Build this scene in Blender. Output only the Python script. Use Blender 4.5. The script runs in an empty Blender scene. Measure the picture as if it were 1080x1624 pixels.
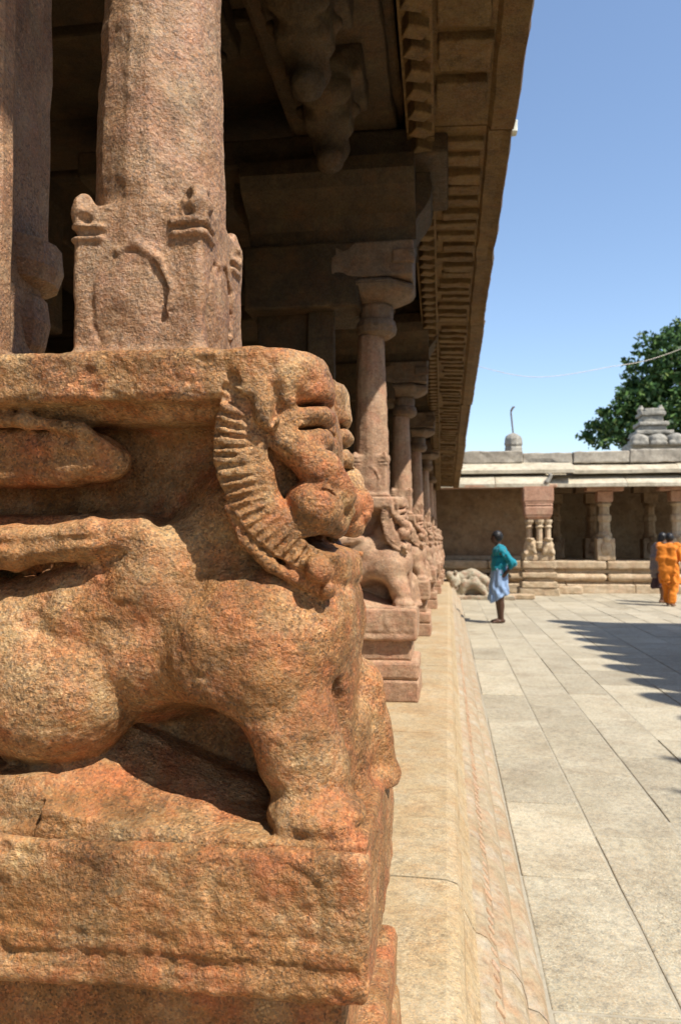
import bpy, bmesh, math, random
import numpy as np
from mathutils import Vector, Matrix, noise as mnoise

SC = bpy.context.scene
COL = SC.collection
R = math.radians
random.seed(7)
# ------------------------------------------------------------------ camera
HC = 1.42                                   # eye height above the court
FPX = 1624 * 18.0 / 23.6                    # focal length in photo pixels
cam_d = bpy.data.cameras.new('camera')
cam = bpy.data.objects.new('camera', cam_d); COL.objects.link(cam)
cam.location = (0, 0, HC)
cam.rotation_euler = (R(90 + 2.12), 0, R(7.82))
cam_d.sensor_fit = 'VERTICAL'; cam_d.sensor_height = 23.6; cam_d.sensor_width = 15.7
cam_d.lens = 18.0; cam_d.clip_start = 0.05; cam_d.clip_end = 2000
cam_d.dof.use_dof = True; cam_d.dof.focus_distance = 1.16; cam_d.dof.aperture_fstop = 6.3
SC.camera = cam
# ------------------------------------------------------------------ light
SUN_EL, SUN_AZ = R(55), R(-35)              # azimuth measured from +X (court side) towards +Y
to_sun = Vector((math.cos(SUN_EL) * math.cos(SUN_AZ), math.cos(SUN_EL) * math.sin(SUN_AZ), math.sin(SUN_EL)))
wd = bpy.data.worlds.new('World'); SC.world = wd; wd.use_nodes = True
nt = wd.node_tree; nt.nodes.clear()
sky = nt.nodes.new('ShaderNodeTexSky'); sky.sky_type = 'NISHITA'; sky.sun_disc = False
sky.sun_elevation = SUN_EL
sky.sun_rotation = math.atan2(to_sun.x, to_sun.y)
sky.air_density = 1.0; sky.dust_density = 0.7; sky.ozone_density = 1.5
bg = nt.nodes.new('ShaderNodeBackground'); bg.inputs['Strength'].default_value = 0.14
wo = nt.nodes.new('ShaderNodeOutputWorld')
nt.links.new(sky.outputs[0], bg.inputs[0]); nt.links.new(bg.outputs[0], wo.inputs[0])
sl = bpy.data.lights.new('sun', 'SUN'); sl.energy = 5.0; sl.angle = R(0.53); sl.color = (1.0, 0.94, 0.84)
so = bpy.data.objects.new('sun', sl); COL.objects.link(so)
so.rotation_euler = to_sun.to_track_quat('Z', 'Y').to_euler(); so.location = (8, -6, 12)
SC.view_settings.view_transform = 'Standard'; SC.view_settings.look = 'None'
SC.view_settings.exposure = 0.65; SC.view_settings.gamma = 1.0
SC.render.engine = 'CYCLES'
SC.cycles.max_bounces = 6; SC.cycles.diffuse_bounces = 4

# ------------------------------------------------------------------ pixel -> point on the plane Y = d
_M = cam.rotation_euler.to_matrix()
def W(px, py, d):
    v = _M @ Vector(((px - 540) / FPX, (812 - py) / FPX, -1.0))
    return np.array((v.x * d / v.y, d, HC + v.z * d / v.y))
def G(px, py, z=0.0):                        # pixel -> point on the level z
    v = _M @ Vector(((px - 540) / FPX, (812 - py) / FPX, -1.0))
    t = (z - HC) / v.z
    return np.array((v.x * t, v.y * t, z))

# ------------------------------------------------------------------ materials
def nodes(name):
    m = bpy.data.materials.new(name); m.use_nodes = True
    n = m.node_tree.nodes; l = m.node_tree.links
    return m, n, l, n['Principled BSDF']
def ramp(n, stops):
    r = n.new('ShaderNodeValToRGB'); e = r.color_ramp.elements
    while len(e) < len(stops): e.new(0.5)
    for i, (p, c) in enumerate(stops):
        e[i].position = p; e[i].color = (c[0], c[1], c[2], 1) if not isinstance(c, (int, float)) else (c, c, c, 1)
    return r
def stone(name, cols, speck=0.35, red=None, pale=None, red_amt=0.5, pale_amt=0.4, big=3.0, fine=420.0, bump=0.5, bdist=0.004,
          pit=90.0, rough=0.8, vary=0.0, stain=None, streak=False):
    """weathered stone: broad colour drift, mineral grain, patches, pitted relief"""
    m, n, l, b = nodes(name)
    tc = n.new('ShaderNodeTexCoord'); oi = n.new('ShaderNodeObjectInfo')
    add = n.new('ShaderNodeVectorMath'); add.operation = 'ADD'
    cx = n.new('ShaderNodeCombineXYZ'); mu = n.new('ShaderNodeMath'); mu.operation = 'MULTIPLY'; mu.inputs[1].default_value = 17.0
    l.new(oi.outputs['Random'], mu.inputs[0])
    for k in range(3): l.new(mu.outputs[0], cx.inputs[k])
    l.new(tc.outputs['Object'], add.inputs[0]); l.new(cx.outputs[0], add.inputs[1])
    vec = add.outputs[0]
    def nz(scale, det=4, rgh=0.6, v=None):
        t = n.new('ShaderNodeTexNoise'); t.inputs['Scale'].default_value = scale
        t.inputs['Detail'].default_value = det; t.inputs['Roughness'].default_value = rgh
        l.new(v or vec, t.inputs['Vector']); return t.outputs['Fac']
    r0 = ramp(n, [(0.30, cols[0]), (0.5, cols[1]), (0.72, cols[2])]); l.new(nz(big, 6, 0.65), r0.inputs[0])
    cur = r0.outputs[0]
    def mix(fac, col, mode='MIX'):
        nonlocal cur
        x = n.new('ShaderNodeMix'); x.data_type = 'RGBA'; x.blend_type = mode
        if isinstance(fac, float): x.inputs[0].default_value = fac
        else: l.new(fac, x.inputs[0])
        l.new(cur, x.inputs[6])
        if isinstance(col, tuple): x.inputs[7].default_value = (*col, 1)
        else: l.new(col, x.inputs[7])
        cur = x.outputs[2]
    if red:
        q = ramp(n, [(0.46, 0.0), (0.66, red_amt)]); l.new(nz(big * 2.3 + 1.7, 5, 0.7), q.inputs[0]); mix(q.outputs[0], red)
    if pale:
        mp = n.new('ShaderNodeMapping'); mp.inputs['Location'].default_value = (4.7, 2.2, 9.1); l.new(vec, mp.inputs[0])
        q = ramp(n, [(0.50, 0.0), (0.68, pale_amt)]); l.new(nz(big * 1.6 + 2, 6, 0.7, mp.outputs[0]), q.inputs[0]); mix(q.outputs[0], pale)
    if stain:
        mp = n.new('ShaderNodeMapping'); mp.inputs['Location'].default_value = (1.7, 8.2, 3.1)
        if streak: mp.inputs['Scale'].default_value = (1, 1, 0.18)
        l.new(vec, mp.inputs[0])
        q = ramp(n, [(0.50, 0.0), (0.72, 0.6)]); l.new(nz(big * 1.2 + 1, 7, 0.7, mp.outputs[0]), q.inputs[0]); mix(q.outputs[0], stain)
    # mineral grain
    vo = n.new('ShaderNodeTexVoronoi'); vo.inputs['Scale'].default_value = fine; l.new(vec, vo.inputs['Vector'])
    g = ramp(n, [(0.0, 0.25), (0.25, 0.62), (0.6, 1.0), (0.85, 1.0), (1.0, 1.55)])
    sep = n.new('ShaderNodeSeparateColor'); l.new(vo.outputs['Color'], sep.inputs[0]); l.new(sep.outputs[0], g.inputs[0])
    sm = n.new('ShaderNodeMapRange'); sm.inputs[1].default_value = 0.35; sm.inputs[2].default_value = 0.65; sm.inputs[3].default_value = speck * 0.35; sm.inputs[4].default_value = min(1.0, speck * 1.35)
    l.new(nz(big * 2.1, 4, 0.6), sm.inputs[0]); mix(sm.outputs[0], g.outputs[0], 'MULTIPLY')
    mc = n.new('ShaderNodeMapping'); mc.inputs['Rotation'].default_value = (0.3, 0.5, 0.2); mc.inputs['Scale'].default_value = (0.35, 1.0, 1.0); l.new(vec, mc.inputs[0])
    gh = ramp(n, [(0.0, (0.62, 0.66, 0.72)), (0.3, (1.0, 0.98, 0.95)), (0.62, (1.15, 0.95, 0.72)), (0.8, (1.0, 1.0, 0.9)), (1.0, (1.35, 1.35, 1.3))])
    l.new(sep.outputs[1], gh.inputs[0]); mix(min(1.0, speck * 1.5), gh.outputs[0], 'MULTIPLY')
    g2 = ramp(n, [(0.34, 0.5), (0.5, 0.95), (0.7, 1.25)]); l.new(nz(pit * 0.5, 6, 0.8), g2.inputs[0]); mix(0.7, g2.outputs[0], 'MULTIPLY')
    if vary:
        vr = n.new('ShaderNodeMapRange'); vr.inputs[3].default_value = 1 - vary; vr.inputs[4].default_value = 1 + vary
        l.new(oi.outputs['Random'], vr.inputs[0]); mix(1.0, vr.outputs[0], 'MULTIPLY')
    l.new(cur, b.inputs['Base Color'])
    rr = n.new('ShaderNodeMapRange'); rr.inputs[3].default_value = max(0.25, rough - 0.3); rr.inputs[4].default_value = min(1.0, rough + 0.18)
    l.new(sep.outputs[2], rr.inputs[0]); l.new(rr.outputs[0], b.inputs['Roughness'])
    b.inputs['Specular IOR Level'].default_value = 0.4
    # relief: grains whose depth comes and goes, over broader chips
    def mul(x, y):
        q = n.new('ShaderNodeMath'); q.operation = 'MULTIPLY'; l.new(x, q.inputs[0])
        if isinstance(y, float): q.inputs[1].default_value = y
        else: l.new(y, q.inputs[1])
        return q.outputs[0]
    def plus(x, y):
        q = n.new('ShaderNodeMath'); q.operation = 'ADD'; l.new(x, q.inputs[0]); l.new(y, q.inputs[1]); return q.outputs[0]
    md = n.new('ShaderNodeMapRange'); md.inputs[1].default_value = 0.35; md.inputs[2].default_value = 0.65; md.inputs[3].default_value = 0.35; md.inputs[4].default_value = 1.0
    l.new(nz(pit * 0.10, 3, 0.6), md.inputs[0])
    vb = n.new('ShaderNodeTexVoronoi'); vb.inputs['Scale'].default_value = pit * 1.7; vb.inputs['Randomness'].default_value = 1.0; l.new(vec, vb.inputs['Vector'])
    hgt = plus(mul(plus(mul(nz(pit, 6, 0.75), 0.9), mul(vb.outputs['Distance'], 0.22)), md.outputs[0]), mul(nz(pit * 0.33, 5, 0.7), 1.1)); hgt = plus(hgt, mul(nz(pit * 0.8, 3, 0.6, mc.outputs[0]), 0.5))
    bp = n.new('ShaderNodeBump'); bp.inputs['Strength'].default_value = bump; bp.inputs['Distance'].default_value = bdist
    l.new(hgt, bp.inputs['Height']); l.new(bp.outputs[0], b.inputs['Normal'])
    return m
def plain(name, col, rough=0.7, var=0.25, scale=40.0, bump=0.2, sheen=0.0):
    m, n, l, b = nodes(name)
    tc = n.new('ShaderNodeTexCoord'); t = n.new('ShaderNodeTexNoise'); t.inputs['Scale'].default_value = scale; t.inputs['Detail'].default_value = 4
    l.new(tc.outputs['Object'], t.inputs['Vector'])
    r = ramp(n, [(0.3, tuple(c * (1 - var) for c in col)), (0.7, tuple(c * (1 + var) for c in col))])
    l.new(t.outputs['Fac'], r.inputs[0]); l.new(r.outputs[0], b.inputs['Base Color'])
    b.inputs['Roughness'].default_value = rough; b.inputs['Specular IOR Level'].default_value = 0.3
    if sheen: b.inputs['Sheen Weight'].default_value = sheen
    bp = n.new('ShaderNodeBump'); bp.inputs['Strength'].default_value = bump; bp.inputs['Distance'].default_value = 0.01
    l.new(t.outputs['Fac'], bp.inputs['Height']); l.new(bp.outputs[0], b.inputs['Normal'])
    return m
M = {}
M['lion'] = stone('orange granite', [(0.17, 0.080, 0.029), (0.33, 0.168, 0.066), (0.51, 0.33, 0.18)], speck=0.6, red=(0.43, 0.15, 0.062), pale=(0.53, 0.39, 0.215), pale_amt=0.6,
                  stain=(0.15, 0.085, 0.036), red_amt=0.85, big=4.2, fine=310, bump=1.0, bdist=0.0075, pit=100, rough=0.62)
M['shaft'] = stone('pink granite', [(0.22, 0.122, 0.064), (0.325, 0.195, 0.113), (0.39, 0.262, 0.168)], speck=0.5, red=(0.37, 0.185, 0.12), pale=(0.42, 0.335, 0.22),
                   red_amt=0.5, big=6.0, fine=260, bump=0.9, bdist=0.0055, pit=110, rough=0.6)
M['pink'] = stone('worn pink granite', [(0.29, 0.175, 0.11), (0.365, 0.23, 0.147), (0.43, 0.295, 0.20)], speck=0.4, red=(0.45, 0.21, 0.13), pale=(0.52, 0.40, 0.26),
                  red_amt=0.5, big=4.0, fine=250, bump=0.8, bdist=0.007, pit=60, vary=0.06)
M['cap'] = stone('shade darkened capital stone', [(0.13, 0.092, 0.062), (0.18, 0.125, 0.082), (0.23, 0.165, 0.11)], speck=0.4, red=(0.26, 0.12, 0.05), red_amt=0.5, stain=(0.07, 0.055, 0.045), big=3, fine=200, bump=0.8, bdist=0.01, pit=40, vary=0.08)  # darker than the pillar granite: shade on the capitals put into the colour
M['dim'] = stone('shade darkened granite', [(0.042, 0.026, 0.012), (0.064, 0.041, 0.019), (0.09, 0.060, 0.028)], speck=0.35, red=(0.16, 0.07, 0.022), pale=(0.12, 0.09, 0.04),
                 stain=(0.03, 0.022, 0.014), red_amt=0.35, big=2.2, fine=200, bump=0.8, bdist=0.01, pit=40, vary=0.10)  # base colour lowered to carry the shade inside the hall
M['eave'] = stone('eave granite', [(0.11, 0.064, 0.021), (0.16, 0.098, 0.034), (0.20, 0.13, 0.050)], speck=0.35, red=(0.17, 0.074, 0.020), stain=(0.036, 0.024, 0.012),
                  red_amt=0.55, big=2.4, fine=180, bump=0.7, bdist=0.01, pit=35, vary=0.10)
M['paving'] = stone('court granite slab', [(0.32, 0.285, 0.21), (0.385, 0.35, 0.27), (0.44, 0.405, 0.32)], speck=0.38, red=(0.36, 0.28, 0.19), pale=(0.41, 0.37, 0.29),
                    stain=(0.235, 0.19, 0.13), red_amt=0.25, big=1.6, fine=190, bump=0.55, bdist=0.004, pit=60, vary=0.12, rough=0.75)
M['joint'] = plain('dusty joint', (0.31, 0.28, 0.22), 0.95, 0.12, 30)
M['platform'] = stone('worn platform granite', [(0.33, 0.23, 0.128), (0.39, 0.30, 0.18), (0.43, 0.36, 0.25)], speck=0.35, red=(0.41, 0.25, 0.12), pale=(0.42, 0.38, 0.29),
                      red_amt=0.5, big=2.5, fine=230, bump=0.6, bdist=0.005, pit=70, vary=0.04)
M['plinth'] = stone('limewashed plinth', [(0.30, 0.225, 0.135), (0.335, 0.27, 0.18), (0.37, 0.32, 0.235)], speck=0.2, red=(0.36, 0.205, 0.115), pale=(0.41, 0.385, 0.33),
                    red_amt=0.6, pale_amt=0.6, big=3.5, fine=260, bump=0.4, bdist=0.004, pit=60, vary=0.03)
M['redband'] = stone('faded red ochre band', [(0.39, 0.25, 0.15), (0.41, 0.28, 0.18), (0.42, 0.33, 0.23)], speck=0.2, red=(0.41, 0.215, 0.125), pale=(0.45, 0.41, 0.35),
                     red_amt=0.5, pale_amt=0.5, big=4, fine=260, bump=0.4, bdist=0.004, pit=60)
M['far'] = stone('cream granite', [(0.34, 0.25, 0.15), (0.42, 0.32, 0.205), (0.48, 0.385, 0.27)], speck=0.25, red=(0.46, 0.26, 0.16), pale=(0.55, 0.48, 0.36),
                 red_amt=0.35, big=1.6, fine=120, bump=0.7, bdist=0.015, pit=18, vary=0.08)
M['farred'] = stone('reddish granite', [(0.35, 0.19, 0.12), (0.42, 0.24, 0.16), (0.46, 0.33, 0.22)], speck=0.25, big=2.5, fine=120, bump=0.7, bdist=0.012, pit=18)
M['wall'] = stone('stained bounce lit wall', [(0.20, 0.118, 0.06), (0.29, 0.185, 0.098), (0.36, 0.255, 0.15)], speck=0.2, pale=(0.38, 0.30, 0.20), stain=(0.13, 0.072, 0.04), big=0.9,
                  fine=90, bump=0.5, bdist=0.015, pit=12, vary=0.03)  # raised, more varied tones imitate patches of bounced light, beside the stains
M['roof'] = stone('limewashed roof slab', [(0.36, 0.31, 0.22), (0.45, 0.40, 0.30), (0.50, 0.46, 0.37)], speck=0.2, stain=(0.25, 0.20, 0.135), big=1.3, fine=80, bump=0.5,
                  bdist=0.012, pit=14, vary=0.05)
M['parapet'] = stone('mouldy grey parapet', [(0.22, 0.19, 0.15), (0.35, 0.31, 0.25), (0.46, 0.42, 0.34)], speck=0.2, stain=(0.15, 0.13, 0.11), big=1.5, fine=80, bump=0.6,
                     bdist=0.012, pit=14, vary=0.08)
M['grey'] = stone('weathered grey stone', [(0.20, 0.19, 0.165), (0.28, 0.265, 0.23), (0.36, 0.34, 0.29)], speck=0.3, stain=(0.12, 0.115, 0.10), big=3, fine=80, bump=0.8, bdist=0.015, pit=20)
M['beast'] = stone('mossy carved granite', [(0.20, 0.16, 0.11), (0.31, 0.275, 0.20), (0.40, 0.365, 0.28)], speck=0.3, red=(0.32, 0.17, 0.11), red_amt=0.7, big=2.2, fine=110, bump=0.7,
                   bdist=0.01, pit=30)
M['iron'] = plain('rusty iron', (0.12, 0.09, 0.08), 0.7, 0.3, 30)
M['cable'] = plain('sun bleached cable', (0.55, 0.50, 0.42), 0.7, 0.2, 8)
M['chip'] = plain('pale lime flake', (0.70, 0.72, 0.62), 0.9, 0.2, 40)
M['bark'] = plain('bark', (0.09, 0.065, 0.045), 0.9, 0.4, 14, 0.8)
M['skin_dark'] = plain('dark skin', (0.075, 0.038, 0.024), 0.5, 0.12, 30, 0.05)
M['skin'] = plain('brown skin', (0.20, 0.105, 0.065), 0.5, 0.12, 30, 0.05)
M['hair'] = plain('black hair', (0.012, 0.011, 0.011), 0.4, 0.3, 120, 0.4)
M['teal'] = plain('teal cotton', (0.004, 0.18, 0.24), 0.8, 0.10, 25, 0.3, 0.1)
M['blue'] = plain('pale blue cotton', (0.22, 0.32, 0.50), 0.85, 0.10, 60, 0.3, 0.1)
M['orange'] = plain('orange cotton', (0.56, 0.165, 0.010), 0.8, 0.12, 20, 0.3, 0.1)
M['darkcloth'] = plain('dark maroon cloth', (0.055, 0.028, 0.03), 0.85, 0.2, 25, 0.3)
M['greycloth'] = plain('grey cloth', (0.16, 0.13, 0.12), 0.85, 0.2, 25, 0.3)
M['redcloth'] = plain('red bag cloth', (0.13, 0.012, 0.03), 0.7, 0.2, 25, 0.3)

# ------------------------------------------------------------------ object helpers
def tag(o, label=None, cat=None, group=None, kind=None):
    if label: o['label'] = label
    if cat: o['category'] = cat
    if group: o['group'] = group
    if kind: o['kind'] = kind
    return o
def empty(name, loc=(0, 0, 0), rz=0.0, parent=None):
    o = bpy.data.objects.new(name, None); COL.objects.link(o); o.location = tuple(loc); o.rotation_euler = (0, 0, rz); o.parent = parent
    o.empty_display_size = 0.1
    return o
def link(name, me, mat, parent=None, loc=(0, 0, 0), rz=0.0, smooth=False):
    o = bpy.data.objects.new(name, me); COL.objects.link(o); o.parent = parent
    o.location = tuple(float(c) for c in loc); o.rotation_euler = (0, 0, rz)
    if mat and not me.materials: me.materials.append(M[mat])
    if smooth:
        me.polygons.foreach_set('use_smooth', [True] * len(me.polygons))
    return o
def copy_tree(o, parent=None):
    c = o.copy(); COL.objects.link(c); c.parent = parent
    for ch in list(o.children): copy_tree(ch, c)
    return c
def bm_mesh(bm, name):
    me = bpy.data.meshes.new(name); bm.normal_update(); bm.to_mesh(me); bm.free(); return me
def block_bm(x0, x1, y0, y1, z0, z1, bev=0.01, cell=0.0, amp=0.0, seed=0, bm=None, fs=6.0):
    """stone block: softened edges, optional uneven faces"""
    b = bmesh.new()
    bmesh.ops.create_cube(b, size=1.0)
    for v in b.verts:
        v.co = Vector(((x0 + x1) / 2 + v.co.x * (x1 - x0), (y0 + y1) / 2 + v.co.y * (y1 - y0), (z0 + z1) / 2 + v.co.z * (z1 - z0)))
    if cell:
        for ax, ln in ((0, x1 - x0), (1, y1 - y0), (2, z1 - z0)):
            cuts = min(60, int(ln / cell))
            if cuts < 1: continue
            es = [e for e in b.edges if abs((e.verts[0].co - e.verts[1].co)[ax]) > 1e-5 and abs((e.verts[0].co - e.verts[1].co).length - abs((e.verts[0].co - e.verts[1].co)[ax])) < 1e-5]
            bmesh.ops.subdivide_edges(b, edges=es, cuts=cuts, use_grid_fill=True)
        def onedge(e):
            return len(e.link_faces) == 2 and e.link_faces[0].normal.dot(e.link_faces[1].normal) < 0.5
        b.normal_update()
        ed = [e for e in b.edges if onedge(e)]
    else:
        ed = list(b.edges)
    if bev: bmesh.ops.bevel(b, geom=ed, offset=bev, segments=2, profile=0.5, affect='EDGES', clamp_overlap=True)
    if amp:
        s = Vector((seed * 3.71, seed * 1.37, seed * 7.13))
        for v in b.verts:
            p = v.co * fs + s
            n = mnoise.noise_vector(p) + 0.5 * mnoise.noise_vector(p * 2.7)
            v.co += n * amp
    if bm is not None:
        me = bpy.data.meshes.new('t'); b.to_mesh(me); b.free(); bm.from_mesh(me); bpy.data.meshes.remove(me); return bm
    return b
def block(name, x0, x1, y0, y1, z0, z1, mat, parent=None, bev=0.01, cell=0.0, amp=0.0, seed=0, fs=6.0, origin=None):
    """linked block; geometry is stored about its own base centre"""
    cx, cy, cz = (x0 + x1) / 2, (y0 + y1) / 2, z0
    b = block_bm(x0 - cx, x1 - cx, y0 - cy, y1 - cy, 0, z1 - cz, bev, cell, amp, seed, None, fs)
    me = bm_mesh(b, name)
    return link(name, me, mat, parent, (cx, cy, cz))
def lathe_bm(prof, seg=24, bm=None, cx=0, cy=0, rot=0.0, square=0.0):
    """profile [(r,z)] turned round z; square>0 pulls the section towards a square"""
    b = bm or bmesh.new(); rings = []
    for r, z in prof:
        ring = []
        for i in range(seg):
            a = rot + 2 * math.pi * i / seg; c, s = math.cos(a), math.sin(a)
            k = 1.0
            if square: k = (1 - square) + square / max(abs(c), abs(s))
            ring.append(b.verts.new((cx + r * c * k, cy + r * s * k, z)))
        rings.append(ring)
    for a, c in zip(rings[:-1], rings[1:]):
        for i in range(seg): b.faces.new((a[i], a[(i + 1) % seg], c[(i + 1) % seg], c[i]))
    b.faces.new(list(reversed(rings[0]))); b.faces.new(rings[-1])
    return b
def extrude_y(pts, y0, y1, ny=1, bm=None, amp=0.0, seed=0, fs=4.0):
    """closed section [(x,z)] swept along y"""
    b = bm or bmesh.new(); rows = []
    for j in range(ny + 1):
        y = y0 + (y1 - y0) * j / ny
        rows.append([b.verts.new((x, y, z)) for x, z in pts])
    n = len(pts)
    for a, c in zip(rows[:-1], rows[1:]):
        for i in range(n): b.faces.new((a[i], c[i], c[(i + 1) % n], a[(i + 1) % n]))
    b.faces.new(rows[0]); b.faces.new(list(reversed(rows[-1])))
    if amp:
        for row in rows:
            for v in row: v.co += mnoise.noise_vector(v.co * fs + Vector((seed * 3.1, seed, 0))) * amp
    bmesh.ops.recalc_face_normals(b, faces=b.faces)
    return b
def tube_bm(pts, radii, seg=8, bm=None):
    b = bm or bmesh.new(); pts = [Vector(p) for p in pts]; rings = []
    if not hasattr(radii, '__len__'): radii = [radii] * len(pts)
    for i, p in enumerate(pts):
        t = (pts[min(i + 1, len(pts) - 1)] - pts[max(i - 1, 0)]).normalized()
        u = t.cross(Vector((0.1, 0.2, 1))); u = u.normalized() if u.length > 1e-4 else Vector((1, 0, 0)); w = t.cross(u)
        rings.append([b.verts.new(p + (u * math.cos(2 * math.pi * k / seg) + w * math.sin(2 * math.pi * k / seg)) * radii[i]) for k in range(seg)])
    for a, c in zip(rings[:-1], rings[1:]):
        for k in range(seg): b.faces.new((a[k], a[(k + 1) % seg], c[(k + 1) % seg], c[k]))
    b.faces.new(list(reversed(rings[0]))); b.faces.new(rings[-1])
    return b

# ------------------------------------------------------------------ carving kit: distance field -> mesh
class Field:
    def __init__(s, lo, hi, res):
        s.lo = np.array(lo, float); s.res = res
        s.n = [int(math.ceil((h - l) / res)) + 1 for l, h in zip(lo, hi)]
        s.ax = [(s.lo[k] + res * np.arange(s.n[k])).astype(np.float32) for k in range(3)]
        s.f = np.full(s.n, 0.2, np.float32)
    def box(s, lo, hi):
        sl = []
        for k in range(3):
            a = max(0, int((lo[k] - s.lo[k]) / s.res)); b = min(s.n[k], int((hi[k] - s.lo[k]) / s.res) + 2)
            if b <= a: return None
            sl.append(slice(a, b))
        x = s.ax[0][sl[0]][:, None, None]; y = s.ax[1][sl[1]][None, :, None]; z = s.ax[2][sl[2]][None, None, :]
        return tuple(sl), x, y, z
    def put(s, fn, lo, hi, k, op='u'):
        pad = k + 3 * s.res
        g = s.box([c - pad for c in lo], [c + pad for c in hi])
        if g is None: return
        sl, x, y, z = g; a = s.f[sl]; d = fn(x, y, z).astype(np.float32)
        if op == 'u': h = np.clip(0.5 + 0.5 * (a - d) / k, 0, 1); s.f[sl] = a + (d - a) * h - k * h * (1 - h)
        else: h = np.clip(0.5 - 0.5 * (a + d) / k, 0, 1); s.f[sl] = a + (-d - a) * h + k * h * (1 - h)
    def ell(s, c, r, k=0.01, op='u', rot=(0, 0, 0)):
        c = np.array(c, float); r = np.array(r, float)
        Rm = np.array(Matrix.Rotation(rot[2], 3, 'Z') @ Matrix.Rotation(rot[1], 3, 'Y') @ Matrix.Rotation(rot[0], 3, 'X')).T
        def fn(x, y, z):
            dx, dy, dz = x - c[0], y - c[1], z - c[2]
            p = [Rm[i, 0] * dx + Rm[i, 1] * dy + Rm[i, 2] * dz for i in range(3)]
            k0 = np.sqrt(sum((p[i] / r[i]) ** 2 for i in range(3))); k1 = np.sqrt(sum((p[i] / r[i] ** 2) ** 2 for i in range(3))) + 1e-6
            return k0 * (k0 - 1) / k1
        m = max(r); ext = r if rot == (0, 0, 0) else np.array((m, m, m))
        s.put(fn, c - ext, c + ext, k, op)
    def cap(s, a, b, ra, rb=None, k=0.01, op='u', sy=1.0):
        a = np.array(a, float); b = np.array(b, float); rb = ra if rb is None else rb; ab = b - a; L = float(ab @ ab) + 1e-9
        def fn(x, y, z):
            dx, dy, dz = x - a[0], y - a[1], z - a[2]
            t = np.clip((dx * ab[0] + dy * ab[1] + dz * ab[2]) / L, 0, 1)
            return np.sqrt((dx - ab[0] * t) ** 2 + ((dy - ab[1] * t) / sy) ** 2 + (dz - ab[2] * t) ** 2) - (ra + (rb - ra) * t)
        m = max(ra, rb) * max(1, sy)
        s.put(fn, np.minimum(a, b) - m, np.maximum(a, b) + m, k, op)
    def chain(s, pts, radii, k=0.01, op='u', sy=1.0):
        if not hasattr(radii, '__len__'): radii = [radii] * len(pts)
        for i in range(len(pts) - 1): s.cap(pts[i], pts[i + 1], radii[i], radii[i + 1], k, op, sy)
    def rbox(s, lo, hi, rd=0.01, k=0.01, op='u', rot=(0, 0, 0)):
        lo = np.array(lo, float); hi = np.array(hi, float); c = (lo + hi) / 2; h = (hi - lo) / 2 - rd
        Rm = np.array(Matrix.Rotation(rot[2], 3, 'Z') @ Matrix.Rotation(rot[1], 3, 'Y') @ Matrix.Rotation(rot[0], 3, 'X')).T
        def fn(x, y, z):
            dx, dy, dz = x - c[0], y - c[1], z - c[2]
            q = [np.abs(Rm[i, 0] * dx + Rm[i, 1] * dy + Rm[i, 2] * dz) - h[i] for i in range(3)]
            o = np.sqrt(sum(np.maximum(v, 0) ** 2 for v in q)); i_ = np.minimum(np.maximum(np.maximum(q[0], q[1]), q[2]), 0)
            return o + i_ - rd
        e = (hi - lo) / 2 if rot == (0, 0, 0) else np.full(3, np.linalg.norm((hi - lo) / 2))
        s.put(fn, c - e, c + e, k, op)
    def rough(s, scale, amp, seed=1):
        rng = np.random.default_rng(seed); arr = None
        Ws = []; sh = []
        for k in range(3):
            u = (s.ax[k] - s.lo[k]) / scale; i = np.floor(u).astype(int); t = u - i; t = t * t * (3 - 2 * t)
            n = int(i.max()) + 2; Wk = np.zeros((s.n[k], n), np.float32); Wk[np.arange(s.n[k]), i] = 1 - t; Wk[np.arange(s.n[k]), i + 1] = t
            Ws.append(Wk); sh.append(n)
        a = rng.uniform(-1, 1, sh).astype(np.float32)
        a = np.tensordot(Ws[0], a, (1, 0)); a = np.tensordot(a, Ws[1], (1, 1)); a = np.tensordot(a, Ws[2], (1, 1))
        s.f += amp * a
    def mirror_y(s):
        """the field covers y <= centre; append its reflection"""
        s.f = np.concatenate([s.f, s.f[:, -2::-1, :]], 1); s.n[1] = s.f.shape[1]
        s.ax[1] = (s.lo[1] + s.res * np.arange(s.n[1])).astype(np.float32)
    def mesh(s, name, origin=(0, 0, 0)):
        f = s.f; f[0], f[-1] = 0.1, 0.1; f[:, 0], f[:, -1] = 0.1, 0.1; f[:, :, 0], f[:, :, -1] = 0.1, 0.1
        ins = f < 0; nx, ny, nz = f.shape
        cnt = np.zeros((nx - 1, ny - 1, nz - 1), np.int8)
        for a in (0, 1):
            for b in (0, 1):
                for c in (0, 1): cnt += ins[a:nx - 1 + a, b:ny - 1 + b, c:nz - 1 + c]
        I, J, K = np.nonzero((cnt > 0) & (cnt < 8))
        idx = np.full(cnt.shape, -1, np.int64); idx[I, J, K] = np.arange(len(I))
        acc = np.zeros((len(I), 3)); num = np.zeros(len(I))
        corners = [(a, b, c) for a in (0, 1) for b in (0, 1) for c in (0, 1)]
        val = {c: f[I + c[0], J + c[1], K + c[2]] for c in corners}
        for c in corners:
            for ax in range(3):
                if c[ax]: continue
                e = list(c); e[ax] = 1; e = tuple(e); v0, v1 = val[c], val[e]
                m = (v0 < 0) != (v1 < 0); t = np.where(m, v0 / np.where(m, v0 - v1, 1), 0)
                p = np.array(c, float)[None, :].repeat(len(I), 0); p[:, ax] += t
                acc += p * m[:, None]; num += m
        V = np.stack([I, J, K], 1) + acc / num[:, None]; V = s.lo + V * s.res - np.array(origin, float)
        Q = []
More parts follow.
